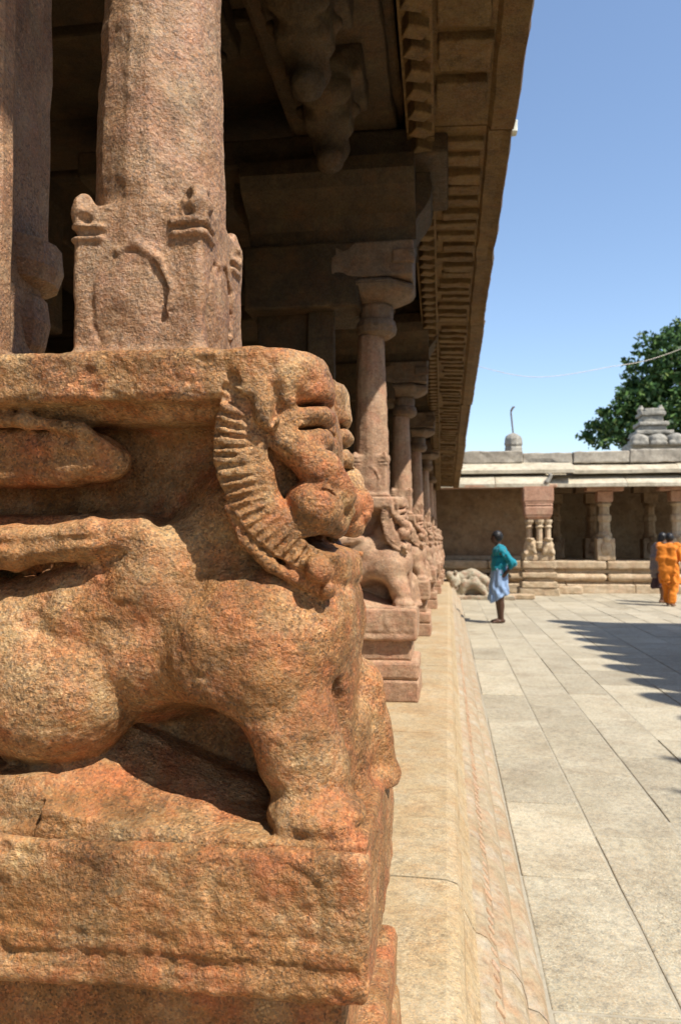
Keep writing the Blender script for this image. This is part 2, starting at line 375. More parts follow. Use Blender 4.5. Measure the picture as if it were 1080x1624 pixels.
        for ax in range(3):
            u, v = (ax + 1) % 3, (ax + 2) % 3
            s0 = [slice(None)] * 3; s1 = [slice(None)] * 3; s0[ax] = slice(0, -1); s1[ax] = slice(1, None)
            A, B = ins[tuple(s0)], ins[tuple(s1)]
            for flip in (False, True):
                P = np.stack(np.nonzero((A & ~B) if not flip else (~A & B)), 1)
                P = P[(P[:, u] > 0) & (P[:, v] > 0) & (P[:, u] < f.shape[u] - 1) & (P[:, v] < f.shape[v] - 1)]
                def cell(du, dv):
                    q = P.copy(); q[:, u] += du; q[:, v] += dv; return idx[q[:, 0], q[:, 1], q[:, 2]]
                q = np.stack([cell(-1, -1), cell(0, -1), cell(0, 0), cell(-1, 0)], 1)
                Q.append(q[:, ::-1] if flip else q)
        Q = np.concatenate(Q)
        me = bpy.data.meshes.new(name); me.vertices.add(len(V)); me.vertices.foreach_set('co', V.astype(np.float32).ravel())
        me.loops.add(Q.size); me.loops.foreach_set('vertex_index', Q.astype(np.int32).ravel())
        me.polygons.add(len(Q)); me.polygons.foreach_set('loop_start', np.arange(0, Q.size, 4, dtype=np.int32))
        me.polygons.foreach_set('use_smooth', np.ones(len(Q), bool))
        me.update(calc_edges=True); me.validate()
        return me
# ================================================================== SETTING: court and platform
PZ = 0.43                                   # platform level
court = link('courtyard', bm_mesh(block_bm(-60, 60, -40, 90, -0.30, -0.007, 0), 'courtyard'), 'joint'); tag(court, kind='structure')
def slab_mesh(w, l, seed):
    b = block_bm(-w / 2, w / 2, -l / 2, l / 2, -0.09, 0, 0.006, 0.22, 0.0022, seed, None, 5.0); return bm_mesh(b, 'paving_slab')
strips = [0.30, 0.69, 1.10, 1.47]
while strips[-1] < 7.4: strips.append(strips[-1] + random.choice((0.40, 0.46, 0.52, 0.60)))
random.seed(11); nsl = 0; cache = {}
first_cuts = {1: [-0.9, 0.9, 2.49, 3.96, 4.98, 6.0, 7.06], 2: [-0.6, 1.2, 2.92, 4.2, 5.4, 6.5], 0: [-0.8, 1.0, 2.49, 3.45, 4.4, 5.3, 6.4]}
for i in range(len(strips) - 1):
    x0, x1 = strips[i], strips[i + 1]
    cuts = list(first_cuts.get(i, [random.uniform(0, 1)]))
    while cuts[-1] < 22.6: cuts.append(cuts[-1] + random.uniform(0.7, 1.25))
    for y0, y1 in zip(cuts[:-1], cuts[1:]):
        if x0 > 0.95 + 0.33 * y1 + 0.4 or y0 < -1: continue
        if nsl >= 290: break
        g = 0.005
        ln = round((y1 - y0) * 20) / 20; key = (round(x1 - x0, 2), ln, random.randint(0, 1))
        if key not in cache: cache[key] = slab_mesh(x1 - x0 - 2 * g, 1.0, len(cache))
        o = link('paving_slab', cache[key], 'paving', court, ((x0 + x1) / 2, (y0 + y1) / 2, random.uniform(-0.005, 0.003)))
        o.scale = (1, y1 - y0 - 2 * g, 1); o.rotation_euler = (random.uniform(-.002, .002), random.uniform(-.003, .003), 0); nsl += 1
# paving beyond the strips that can be told apart
rest = bmesh.new()
random.seed(3)
x = strips[-1]
while x < 22:
    y = -14 + random.uniform(0, 1)
    while y < 26:
        l_ = random.uniform(0.9, 1.6); block_bm(x + .008, x + 0.55 - .008, y + .008, y + l_ - .008, -0.09, random.uniform(-.004, .002), 0.006, bm=rest); y += l_
    x += 0.55
for i in range(len(strips) - 1):
    y = 22.9 if i == 0 else 23.2
    block_bm(strips[i] + .008, strips[i + 1] - .008, 24.2, 26, -0.09, 0, 0.006, bm=rest)
    block_bm(strips[i] + .008, strips[i + 1] - .008, -14, -1.0 - 1.2, -0.09, 0, 0.006, bm=rest)
    x0 = strips[i]
    ya = (x0 - 1.35) / 0.33 - 1.7
    yy = -2.2
    while yy + 1.1 < ya - 0.1:
        block_bm(strips[i] + .008, strips[i + 1] - .008, yy, yy + 1.09, -0.09, -0.002, 0.006, bm=rest); yy += 1.1
o = link('outer_paving', bm_mesh(rest, 'outer_paving'), 'paving', court); tag(o, kind='stuff')

plat = link('platform', bm_mesh(block_bm(-16, -0.62, -14, 21.4, -0.02, PZ - 0.012, 0), 'platform'), 'joint'); tag(plat, kind='structure')
# long edge stones of the platform with their moulded face, one object per stone
prof = [(-0.62, 0.0), (-0.10, 0.0), (-0.01, -0.003), (0.022, -0.014), (0.034, -0.036), (0.038, -0.085), (0.052, -0.11), (0.064, -0.135), (0.075, -0.15),
        (0.082, -0.26), (-0.62, -0.26)]
prof2 = [(0.05, -0.20), (0.066, -0.147), (0.085, -0.152), (0.105, -0.162), (0.132, -0.20), (0.142, -0.235), (0.158, -0.243), (0.176, -0.252), (0.204, -0.285), (0.218, -0.33),
         (0.222, -0.355), (0.252, -0.362), (0.275, -0.385), (0.292, -0.428), (0.292, -0.45), (0.06, -0.45)]
ys = [-6.0, -3.2, -1.1, 0.55, 2.35, 4.1, 6.3, 8.2, 10.4, 12.5, 14.9, 17.0, 19.0, 21.3]
for j, (a, b) in enumerate(zip(ys[:-1], ys[1:])):
    bm = extrude_y([(x, z) for x, z in prof], -(b - a) / 2 + .004, (b - a) / 2 - .004, max(6, int((b - a) / 0.06)), None, 0.005, j, 5.0)
    link('edge_stone', bm_mesh(bm, 'edge_stone'), 'platform', plat, (0, (a + b) / 2, PZ))
    o = ys[j] + 0.4
    bm = extrude_y([(x, z) for x, z in prof2], -(b - a) / 2 + .003, (b - a) / 2 - .003, max(6, int((b - a) / 0.06)), None, 0.004, j + 40, 5.0)
    link('base_moulding', bm_mesh(bm, 'base_moulding'), 'plinth', plat, (0, (a + b) / 2 , PZ))
bm = bmesh.new(); random.seed(5)                       # row of worn dentils on the moulding
y = -0.5
while y < 9:
    s = random.uniform(0.6, 1.1)
    t_ = block_bm(-.017 * s, .017 * s, -.013 * s, .013 * s, -.012, .0045 * s + .001, .003); me = bpy.data.meshes.new('t'); t_.to_mesh(me); t_.free()
    me.transform(Matrix.Translation((0.124, y, PZ - 0.187)) @ Matrix.Rotation(0.90, 4, 'Y')); bm.from_mesh(me); bpy.data.meshes.remove(me); y += random.uniform(0.05, 0.075)
tag(link('dentil_row', bm_mesh(bm, 'dentil_row'), 'redband', plat), kind='stuff')
# big floor stones of the platform (inside the edge course)
random.seed(21)
for xa, xb in ((-1.9, -0.63), (-3.2, -1.91), (-4.6, -3.21)):
    y = -3.0 + random.uniform(0, 1)
    while y < 21:
        l_ = random.uniform(1.6, 2.6)
        block('floor_stone', xa, xb, y + .006, min(21.2, y + l_ - .006), PZ - 0.10, PZ + random.uniform(-.003, .003) - (0.004), 'platform', plat, 0.006, 0.3, 0.004, int(y * 7)); y += l_
# ================================================================== LION PILLARS
PX, PY = -0.46, 1.30                        # axis of the first pillar's shaft
ORG = (PX, PY, PZ)
def cracks(F, n, x0, x1, y0, y1, d, seed, r_=0.0032):
    rg = np.random.default_rng(seed)
    for i in range(n):
        q = np.array((rg.uniform(x0, x1), rg.uniform(y0, y1))); an = rg.choice((0.1, 1.4, 0.5, 2.6)) + rg.uniform(-.3, .3); L = []
        for s in range(rg.integers(3, 7)):
            L.append(W(q[0], q[1], d)); an += rg.uniform(-.6, .6); q = q + np.array((math.cos(an), math.sin(an))) * rg.uniform(12, 26)
        F.chain(L, list(np.linspace(r_ * 1.3, r_ * .6, len(L))), 0.004, 's')
def chips(F, n, x0, x1, y0, y1, d, seed):
    rg = np.random.default_rng(seed)
    for i in range(n): F.ell(W(rg.uniform(x0, x1), rg.uniform(y0, y1), d), (rg.uniform(.006, .02), rg.uniform(.004, .009), rg.uniform(.004, .012)), 0.005, 's', rot=(0, rg.uniform(-.6, .6), 0))
def carve_lion(res, rough=1.0):
    yc = PY
    F = Field((-1.03, 1.035, 0.985), (-0.055, yc, 1.70), res)
    P = W
    zt = P(340, 549, 1.075)[2]
    z0 = P(300, 1345, 1.05)[2]               # top of the slab
    # core mass and overhanging top member
    F.rbox((-1.0, 1.235, P(0, 1000, 1.17)[2]), (P(395, 700, 1.17)[0], 1.45, zt - .02), 0.02, 0.01)
    F.rbox((-1.0, 1.072, P(0, 640, 1.07)[2]), (P(420, 600, 1.07)[0], 1.60, zt), 0.014, 0.012)
    F.rbox((-1.0, 1.128, P(0, 668, 1.10)[2]), (P(340, 600, 1.1)[0], 1.60, P(0, 630, 1.1)[2]), 0.02, 0.03)
    # long folded leaf in the hollow
    F.rbox(P(-330, 772, 1.120), P(120, 674, 1.120) + np.array((0, .09, 0)), 0.020, 0.012)
    F.ell(P(118, 722, 1.152), (0.095, 0.045, 0.044), 0.015, rot=(0, R(9), 0))
    F.chain([P(-150, 664, 1.108), P(40, 668, 1.106), P(130, 682, 1.112), P(185, 715, 1.130)], [0.012, 0.012, 0.010, 0.006], 0.016)
    F.chain([P(-150, 716, 1.104), P(60, 722, 1.106), P(160, 730, 1.11)], 0.005, 0.012, 's')
    # saddle band: a ledge with a rounded end
    F.rbox((-1.0, 1.150, P(0, 905, 1.1)[2]), (P(230, 800, 1.13)[0], 1.6, P(0, 815, 1.1)[2]), 0.03, 0.03)
    F.chain([P(-200, 880, 1.108), P(30, 868, 1.106), P(150, 852, 1.108), P(222, 846, 1.118)], [0.034, 0.033, 0.029, 0.022], 0.008)
    F.chain([P(-200, 868, 1.074), P(60, 862, 1.074), P(170, 850, 1.082)], 0.005, 0.01, 's')
    # trunk
    F.chain([P(-230, 1045, 1.25), P(60, 1040, 1.25), P(260, 1020, 1.245), P(420, 1000, 1.24)], [0.115, 0.110, 0.115, 0.125], 0.05, sy=1.15)
    F.chain([P(-160, 985, 1.155), P(120, 968, 1.155), P(250, 925, 1.16), P(300, 880, 1.175)], [0.052, 0.052, 0.060, 0.055], 0.04)
    # chest and shoulder
    F.ell(P(420, 1000, 1.21), (0.135, 0.135, 0.130), 0.04)
    F.ell(P(462, 990, 1.29), (0.108, 0.175, 0.140), 0.04)
    F.ell(P(380, 1050, 1.155), (0.110, 0.078, 0.095), 0.04)
    F.rbox((P(330, 900, 1.3)[0], 1.21, P(400, 1110, 1.2)[2]), (P(550, 1000, 1.25)[0], 1.6, P(400, 905, 1.2)[2]), 0.05, 0.03)
    # neck behind the mane
    F.ell(P(395, 835, 1.28), (0.088, 0.145, 0.13), 0.035)
    F.ell(P(320, 800, 1.28), (0.055, 0.058, 0.10), 0.05)
    # head mass
    F.rbox((P(352, 700, 1.1)[0], 1.128, P(400, 880, 1.1)[2]), (P(440, 700, 1.13)[0], 1.6, P(430, 590, 1.1)[2]), 0.03, 0.012)
    F.ell(P(450, 715, 1.295), (0.098, 0.148, 0.135), 0.02)
    F.rbox((P(385, 600, 1.1)[0], 1.090, P(400, 632, 1.1)[2]), (P(488, 600, 1.13)[0], 1.6, P(430, 541, 1.1)[2]), 0.034, 0.012)
    F.ell(P(460, 606, 1.24), (0.066, 0.140, 0.062), 0.015)
    F.ell(P(490, 604, 1.19), (0.034, 0.075, 0.048), 0.02)
    F.chain([P(440, 640, 1.125), P(455, 668, 1.128), P(470, 690, 1.135)], [0.022, 0.020, 0.018], 0.02)
    # mane: plaited tufts on a raised band
    C = [(414, 562), (384, 590), (362, 630), (350, 680), (353, 735), (367, 785), (393, 832), (433, 870), (478, 897), (520, 912)]
    pts = []
    for i in range(len(C) - 1):
        p0 = C[max(i - 1, 0)]; p1 = C[i]; p2 = C[i + 1]; p3 = C[min(i + 2, len(C) - 1)]
        for t in np.linspace(0, 1, 12, endpoint=False):
            q = [0.5 * ((2 * p1[k]) + (-p0[k] + p2[k]) * t + (2 * p0[k] - 5 * p1[k] + 4 * p2[k] - p3[k]) * t * t + (-p0[k] + 3 * p1[k] - 3 * p2[k] + p3[k]) * t ** 3) for k in (0, 1)]
            pts.append(q)
    pts = np.array(pts); seg = np.linalg.norm(np.diff(pts, axis=0), axis=1); s = np.concatenate([[0], np.cumsum(seg)])
    nt_ = 25; L = s[-1]
    def frame(u):
        i = min(np.searchsorted(s, u), len(pts) - 2); a = pts[i]; tn = pts[min(i + 2, len(pts) - 1)] - pts[max(i - 2, 0)]; tn = tn / np.linalg.norm(tn)
        nr = np.array((-tn[1], tn[0]))
        if np.dot(nr, np.array((470, 720)) - a) < 0: nr = -nr
        return a, tn, nr, 1.084 + 0.045 * max(0.0, (u / L - 0.58) / 0.42) ** 1.5
    for q in range(nt_):
        a, tn, nr, d0 = frame((q + 0.5) / nt_ * L); wdt = 54 - 22 * abs(q / nt_ - 0.45)
        F.cap(P(*(a + nr * 5), d0 + .006), P(*(a + nr * wdt + tn * 6), d0 + .016), 0.0145, 0.0110, 0.006)
    for q in range(3, nt_ + 1):
        a, tn, nr, d0 = frame(q / nt_ * L); wdt = 58 - 22 * abs(q / nt_ - 0.45)
        F.cap(P(*(a - nr * (8 if q < nt_ * .6 else -2)), d0 - .006), P(*(a + nr * wdt + tn * 6), d0 + .003), 0.0055, 0.0048, 0.003, 's')
    # outer cord under the mane
    cord = [(362, 806), (386, 856), (430, 897), (480, 924), (522, 937)]
    F.chain([P(*c, 1.088 + 0.050 * (i / 4) ** 1.6) for i, c in enumerate(cord)], [0.006, 0.009, 0.011, 0.012, 0.012], 0.005)
    # inner ruff
    ruff = [(408, 700), (418, 745), (432, 795), (458, 838), (492, 868), (522, 882)]
    F.chain([P(*c, 1.100 + 0.060 * (i / 5) ** 1.5) for i, c in enumerate(ruff)], [0.007, 0.012, 0.014, 0.016, 0.016, 0.014], 0.006)
    # the three bands meet under the chin
    xf = P(546, 930, 1.25)[0]
    for (px, py, dn, rd_) in ((520, 936, 1.118, .012), (505, 905, 1.108, .020), (520, 882, 1.135, .015)):
        a = P(px, py, dn); F.chain([a, (xf - .030, 1.165, a[2] - .006), (xf - .010, 1.215, a[2] - .012), (xf - .004, yc, a[2] - .014)], rd_, 0.006)
    # jaw
    F.ell(P(500, 893, 1.26), (0.062, 0.120, 0.032), 0.015)
    # ear
    F.cap(P(402, 585, 1.088), P(424, 660, 1.090), 0.012, 0.017, 0.005)
    F.ell(P(438, 648, 1.085), (0.009, 0.022, 0.030), 0.005, 's', rot=(0, R(14), 0))
    F.chain([P(424, 566, 1.078), P(436, 600, 1.080), P(446, 640, 1.088)], 0.0045, 0.005, 's')
    F.cap(P(438, 566, 1.094), P(458, 634, 1.108), 0.010, 0.009, 0.008)
    # snout, nose, lip
    F.ell(P(486, 792, 1.275), (0.068, 0.120, 0.052), 0.02, rot=(0, R(35), 0))
    F.chain([P(434, 684, 1.122), P(464, 706, 1.126), P(508, 745, 1.145), P(541, 787, 1.175)], [0.016, 0.022, 0.029, 0.026], 0.014, sy=1.1)
    F.rbox(P(430, 730, 1.128), P(495, 655, 1.128) + np.array((0, .1, 0)), 0.022, 0.02, rot=(0, R(38), 0))
    F.ell(P(530, 798, 1.215), (0.026, 0.055, 0.028), 0.010)
    F.ell(P(500, 806, 1.148), (0.0445, 0.052, 0.0430), 0.005)
    F.ell(P(527, 824, 1.188), (0.026, 0.052, 0.030), 0.004)
    F.cap(P(540, 838, 1.180), P(553, 810, 1.188), 0.009, 0.011, 0.004)
    F.chain([P(462, 752, 1.105), P(492, 766, 1.098), P(525, 786, 1.125)], [0.007, 0.008, 0.006], 0.004, 's')
    # mouth
    F.ell(P(520, 862, 1.17), (0.038, 0.085, 0.011), 0.005, 's', rot=(0, R(15), 0))
    # brow, lid and eye: swelling pads one over the other
    F.ell(P(490, 634, 1.192), (0.042, 0.068, 0.029), 0.010, rot=(0, R(-18), 0))
    F.ell(P(494, 669, 1.186), (0.037, 0.068, 0.022), 0.006, rot=(0, R(-18), 0))
    F.ell(P(500, 704, 1.182), (0.029, 0.062, 0.023), 0.005, rot=(0, R(-14), 0))
    for (px, py, rx_) in ((496, 651, .050), (501, 687, .042), (500, 728, .040)): F.ell(P(px, py, 1.192), (rx_, 0.080, 0.0042), 0.003, 's', rot=(0, R(-16), 0))
    # haunch, a swelling thigh with a raised front rim
    hc_ = P(48, 1098, 1.105); hc_[1] = 1.172
    F.ell(hc_, (0.152, 0.108, 0.124), 0.008)
    F.cap(P(20, 1000, 1.13), P(-120, 1010, 1.13), 0.05, 0.05, 0.03)
    F.rbox((-1.0, 1.078, z0 - .02), (P(85, 1200, 1.08)[0], 1.6, P(0, 1225, 1.1)[2]), 0.03, 0.02)
    # foreleg and paw
    F.chain([P(418, 1070, 1.170), P(455, 1150, 1.157), P(486, 1215, 1.155), P(494, 1280, 1.150)], [0.092, 0.072, 0.058, 0.056], 0.022)
    F.ell(P(500, 1290, 1.130), (0.070, 0.065, 0.038), 0.012)
    for k, (tx, ty) in enumerate(((458, 1312), (496, 1318), (534, 1312))): F.ell(P(tx, ty, 1.090), (0.021, 0.022, 0.019), 0.004)
    F.chain([P(440, 1262, 1.085), P(480, 1256, 1.078), P(530, 1262, 1.088)], 0.004, 0.006, 's')
    # web between the legs, breast wall between the forelegs
    F.rbox((-1.0, 1.275, z0 - .01), (P(470, 1100, 1.3)[0], 1.6, P(0, 1060, 1.2)[2]), 0.02, 0.03)
    F.rbox((P(470, 1200, 1.3)[0], 1.195, z0 - .02), (P(560, 1200, 1.25)[0], 1.6, P(400, 1060, 1.2)[2]), 0.04, 0.03)
    F.ell(P(275, 1215, 1.085), (0.110, 0.175, 0.085), 0.025, 's')
    # living rock under the belly: rises inwards and to the rear
    xa, xb = P(85, 1250, 1.1)[0], P(450, 1250, 1.1)[0]
    def rock(x, y, z):
        t = np.clip((xb - x) / (xb - xa), 0, 1)
        zs = z0 + .006 + (0.62 * t + .05) * np.clip(y - 1.062, 0, .17) + 0.03 * t * t
        return np.maximum(np.maximum((z - zs) * .85, xa - x), np.maximum(x - xb, 1.064 - y))
    F.put(rock, (xa, 1.06, z0 - .05), (xb, yc + .02, z0 + .16), 0.006)
    F.chain([P(90, 1205, 1.10), P(96, 1240, 1.06), P(110, 1275, 1.055), P(140, 1292, 1.058), P(162, 1316, 1.06)], [0.006, 0.008, 0.010, 0.006, 0.004], 0.005, 's')
    F.chain([P(85, 1205, 1.075), P(20, 1246, 1.070), P(-40, 1282, 1.065)], 0.009, 0.01, 's')
    # foot plate just sunk in the slab
    F.rbox((-1.0, 1.062, z0 - .02), (P(590, 1300, 1.15)[0], 1.6, z0 + .010), 0.006, 0.012)
    F.mirror_y()
    # the far foreleg strides out
    F.chain([P(560, 1090, 1.40), P(578, 1160, 1.42), P(590, 1215, 1.42)], [0.055, 0.046, 0.043], 0.02)
    F.ell(P(588, 1230, 1.42), (0.055, 0.06, 0.034), 0.012)
    F.rbox((P(540, 1200, 1.3)[0], 1.28, z0 - .02), (P(588, 1200, 1.36)[0], 1.45, P(400, 1120, 1.3)[2]), 0.03, 0.03)
    F.ell(P(512, 650, 1.36), (0.032, 0.050, 0.045), 0.004); F.ell(P(516, 700, 1.36), (0.032, 0.050, 0.035), 0.003)
    F.chain([P(520, 1075, 1.185), P(538, 1120, 1.19), P(552, 1180, 1.21)], 0.012, 0.015, 's')
    if res < 0.005:
        cracks(F, 7, 0, 380, 565, 640, 1.068, 4); chips(F, 26, 0, 400, 556, 645, 1.068, 5); chips(F, 10, 0, 330, 626, 644, 1.070, 6)
    F.rough(0.060, 0.0036 * rough, 1); F.rough(0.024, 0.0020 * rough, 2)
    if res < 0.005: F.rough(0.009, 0.0011 * rough, 3)
    return F.mesh('lion', ORG)
def carve_slab(res, x1):
    P = W; z1 = P(300, 1343, 1.05)[2]; z0 = P(450, 1598, 1.04)[2]
    F = Field((-1.06, 1.0, z0 - .03), (x1 + .03, 1.60, z1 + .03), res)
    F.rbox((-1.02, 1.042, z0), (x1, 1.552, z1), 0.016, 0.01)
    F.rbox((-1.1, 1.02, P(0, 1516, 1.04)[2]), (x1 - .012, 1.046, P(0, 1500, 1.04)[2]), 0.003, 0.008, 's')
    F.chain([P(-300, 1500, 1.035), P(0, 1522, 1.036), P(120, 1540, 1.036), P(260, 1536, 1.036), P(420, 1548, 1.036), P(590, 1562, 1.036)], 0.0075, 0.005, 's')
    F.chain([P(-300, 1450, 1.036), P(0, 1466, 1.037), P(150, 1488, 1.037), P(330, 1490, 1.037), P(500, 1498, 1.037), P(600, 1502, 1.037)], 0.0055, 0.006, 's')
    F.chain([P(333, 1378, 1.036), P(330, 1420, 1.035), P(336, 1475, 1.036)], 0.010, 0.005, 's')
    F.chain([P(345, 1375, 1.037), P(430, 1366, 1.037), P(478, 1390, 1.037), P(505, 1412, 1.037), P(507, 1490, 1.037)], 0.008, 0.005, 's')
    F.ell(P(545, 1395, 1.03), (0.04, 0.012, 0.06), 0.01, 's')
    if res < 0.005:
        cracks(F, 12, 0, 570, 1365, 1590, 1.039, 14, .0036); chips(F, 60, -20, 575, 1350, 1595, 1.0355, 15); chips(F, 26, 0, 575, 1586, 1600, 1.042, 16); chips(F, 14, 0, 575, 1340, 1352, 1.042, 17)
    F.rough(0.07, 0.0040, 5); F.rough(0.024, 0.0022, 6)
    if res < 0.005: F.rough(0.009, 0.0013, 7)
    return F.mesh('base_slab', ORG)
def carve_shaft(res, ztop):
    P = W; SX = PX - 0.036
    z0 = P(340, 552, 1.12)[2] - .004; zb = P(230, 280, 1.19)[2]
    F = Field((-0.68, 1.10, z0 - .02), (-0.27, 1.50, ztop + .03), res)
    h = 0.110
    F.rbox((SX - h, PY - h, z0), (SX + h, PY + h + .03, zb - .035), 0.012, 0.012)
    def octa(x, y, z):
        t = np.clip((z - zb) / (ztop - zb), 0, 1); r = 0.1125 - 0.026 * t
        ax, ay = np.abs(x - SX), np.abs(y - PY); c, s = 0.9239, 0.3827
        d = np.maximum(np.maximum(ax, ay), (ax + ay) * 0.7071)
        d = np.maximum(d, np.maximum(ax * c + ay * s, ax * s + ay * c) * 1.015)
        return np.maximum(d - r, np.maximum(z0 - z, z - ztop))
    F.put(octa, (SX - .12, PY - .12, z0), (SX + .12, PY + .12, ztop), 0.008)
    # foot of the block spreads a little
    F.rbox((SX - h - .012, PY - h - .012, z0), (SX + h + .012, PY + h + .012, z0 + .018), 0.006, 0.02)
    # corner volutes and strokes, disc and tendril, the same on all four sides
    for k in range(4):
        a = k * math.pi / 2; c, s = math.cos(a), math.sin(a)
        def T(u, v, z): return np.array((SX + c * u - s * v, PY + s * u + c * v, z))     # v<0: outward for k=0
        y = -h
        zz = lambda py: P(230, py, 1.19)[2]
        for sg in (-1, 1):
            F.ell(T(sg * 0.094, y + .010, zz(326)), (0.021, 0.020, 0.032), 0.010)
            F.ell(T(sg * 0.088, y - .010, zz(314)), (0.010, 0.020, 0.012), 0.004, 's')
            F.ell(T(sg * 0.088, y - .012, zz(342)), (0.011, 0.020, 0.009), 0.004, 's')
            F.cap(T(sg * 0.105, y - .001, zz(352)), T(sg * 0.062, y - .001, zz(356)), 0.0055, k=0.004)
            F.cap(T(sg * 0.105, y - .001, zz(372)), T(sg * 0.062, y - .001, zz(374)), 0.0055, k=0.004)
            F.cap(T(sg * 0.105, y - .001, zz(362)), T(sg * 0.058, y - .001, zz(365)), 0.0045, k=0.004, op='s')
        F.ell(T(-0.012, y + .006, zz(470)), (0.056, 0.012, 0.064) if k % 2 == 0 else (0.012, 0.056, 0.064), 0.005)
        ring = [T(-0.012 + 0.066 * math.cos(t), y - .002, zz(468) + 0.076 * math.sin(t)) for t in np.linspace(-0.55, 3.6, 12)]
        F.chain(ring, 0.0055, 0.004, 's')
        F.chain([T(0.052, y - .002, zz(500)), T(0.060, y - .002, zz(460)), T(0.040, y - .002, zz(415)), T(0.0, y - .002, zz(385)), T(-0.03, y - .002, zz(398))], [0.004, 0.005, 0.0055, 0.005, 0.003], 0.006)
        F.chain([T(-0.075, y - .001, zz(455)), T(-0.078, y - .001, zz(500)), T(-0.06, y - .001, zz(540))], 0.005, 0.004, 's')
        # narrow faces of the shaft: shallow worn flutes
        F.chain([T(0.03, -0.113, zb + .03), T(0.026, -0.089, ztop)], 0.0028, 0.005, 's'); F.chain([T(-0.03, -0.113, zb + .03), T(-0.026, -0.089, ztop)], 0.0028, 0.005, 's')
    F.rough(0.05, 0.0034, 8); F.rough(0.02, 0.0011, 9)
    if res < 0.005: F.rough(0.008, 0.0008, 10)
    return F.mesh('shaft', ORG)
# stacked capital: neck, flaring cushion, block, double-curved bracket
CZ = HC
def capital_parts(root):
    ox, oy, oz = ORG
    zc = lambda z: CZ + z - oz
    bm = lathe_bm([(0.088, zc(1.335)), (0.125, zc(1.36)), (0.135, zc(1.40)), (0.125, zc(1.44)), (0.110, zc(1.45)), (0.112, zc(1.53)), (0.10, zc(1.56))], 16, rot=math.pi / 16)
    link('neck', bm_mesh(bm, 'neck'), 'cap', root, smooth=False)
    bm = lathe_bm([(0.11, zc(1.545)), (0.17, zc(1.56)), (0.25, zc(1.60)), (0.275, zc(1.635)), (0.262, zc(1.66)), (0.24, zc(1.668))], 8, rot=math.pi / 8)
    bmesh.ops.bevel(bm, geom=list(bm.edges), offset=0.008, segments=2, affect='EDGES')
    link('cushion', bm_mesh(bm, 'cushion'), 'cap', root)
    b = block_bm(-0.27, 0.25, -0.24, 0.24, zc(1.672), zc(1.90), 0.012, 0.08, 0.006, 3)
    link('abacus', bm_mesh(b, 'abacus'), 'cap', root)
    # small carved face on the abacus front edge
    b = block_bm(0.12, 0.262, -0.255, -0.20, zc(1.75), zc(1.84), 0.012)
    link('corner_knob', bm_mesh(b, 'corner_knob'), 'cap', root)
    # bracket: S-curved arms reaching court-wards and inwards
    s = [(0.25, 1.905), (0.262, 1.96), (0.262, 2.01), (0.285, 2.06), (0.325, 2.11), (0.36, 2.17), (0.372, 2.24), (0.362, 2.30), (0.362, 2.335)]
    pts = [(x, zc(z)) for x, z in s] + [(-x - .55, zc(z)) for x, z in reversed(s)]
    bm = extrude_y(pts, -0.21, 0.21, 5, None, 0.006, 4, 5.0)
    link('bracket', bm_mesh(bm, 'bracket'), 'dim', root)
    # lateral arms along the row
    for sg in (-1, 1):
        b = bmesh.new()
        arm = [(0.21, 1.905), (0.22, 1.99), (0.27, 2.06), (0.36, 2.10), (0.46, 2.16), (0.50, 2.24), (0.48, 2.335), (0.20, 2.335)]
        vs = [[b.verts.new((x, sg * y, zc(z))) for y, z in arm] for x in (-0.80, 0.27)]
        n = len(arm)
        for i in range(n): b.faces.new((vs[0][i], vs[1][i], vs[1][(i + 1) % n], vs[0][(i + 1) % n]))
        b.faces.new(vs[0]); b.faces.new(list(reversed(vs[1]))); bmesh.ops.recalc_face_normals(b, faces=b.faces)
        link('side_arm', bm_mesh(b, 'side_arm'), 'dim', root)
    # cross slab carrying the eave
    b = block_bm(-1.9, 0.47, -0.42, 0.42, zc(2.34), zc(2.52), 0.02, 0.12, 0.010, 5, None, 3.0)
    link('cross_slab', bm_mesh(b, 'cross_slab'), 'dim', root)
def base_parts(root, x1, mat):
    ox, oy, oz = ORG
    b = block_bm(-1.0 - ox, x1 - .035 - ox, 1.085 - oy, 1.515 - oy, 0.245, 0.378, 0.014, 0.06, 0.006, 6); link('recessed_band', bm_mesh(b, 'recessed_band'), mat, root)
    b = block_bm(-1.02 - ox, x1 + .008 - ox, 1.04 - oy, 1.56 - oy, 0.135, 0.247, 0.02, 0.06, 0.006, 7); link('upper_step', bm_mesh(b, 'upper_step'), mat, root)
    b = block_bm(-1.03 - ox, x1 + .012 - ox, 1.035 - oy, 1.565 - oy, -0.004, 0.132, 0.012, 0.06, 0.006, 8); link('lower_step', bm_mesh(b, 'lower_step'), mat, root)
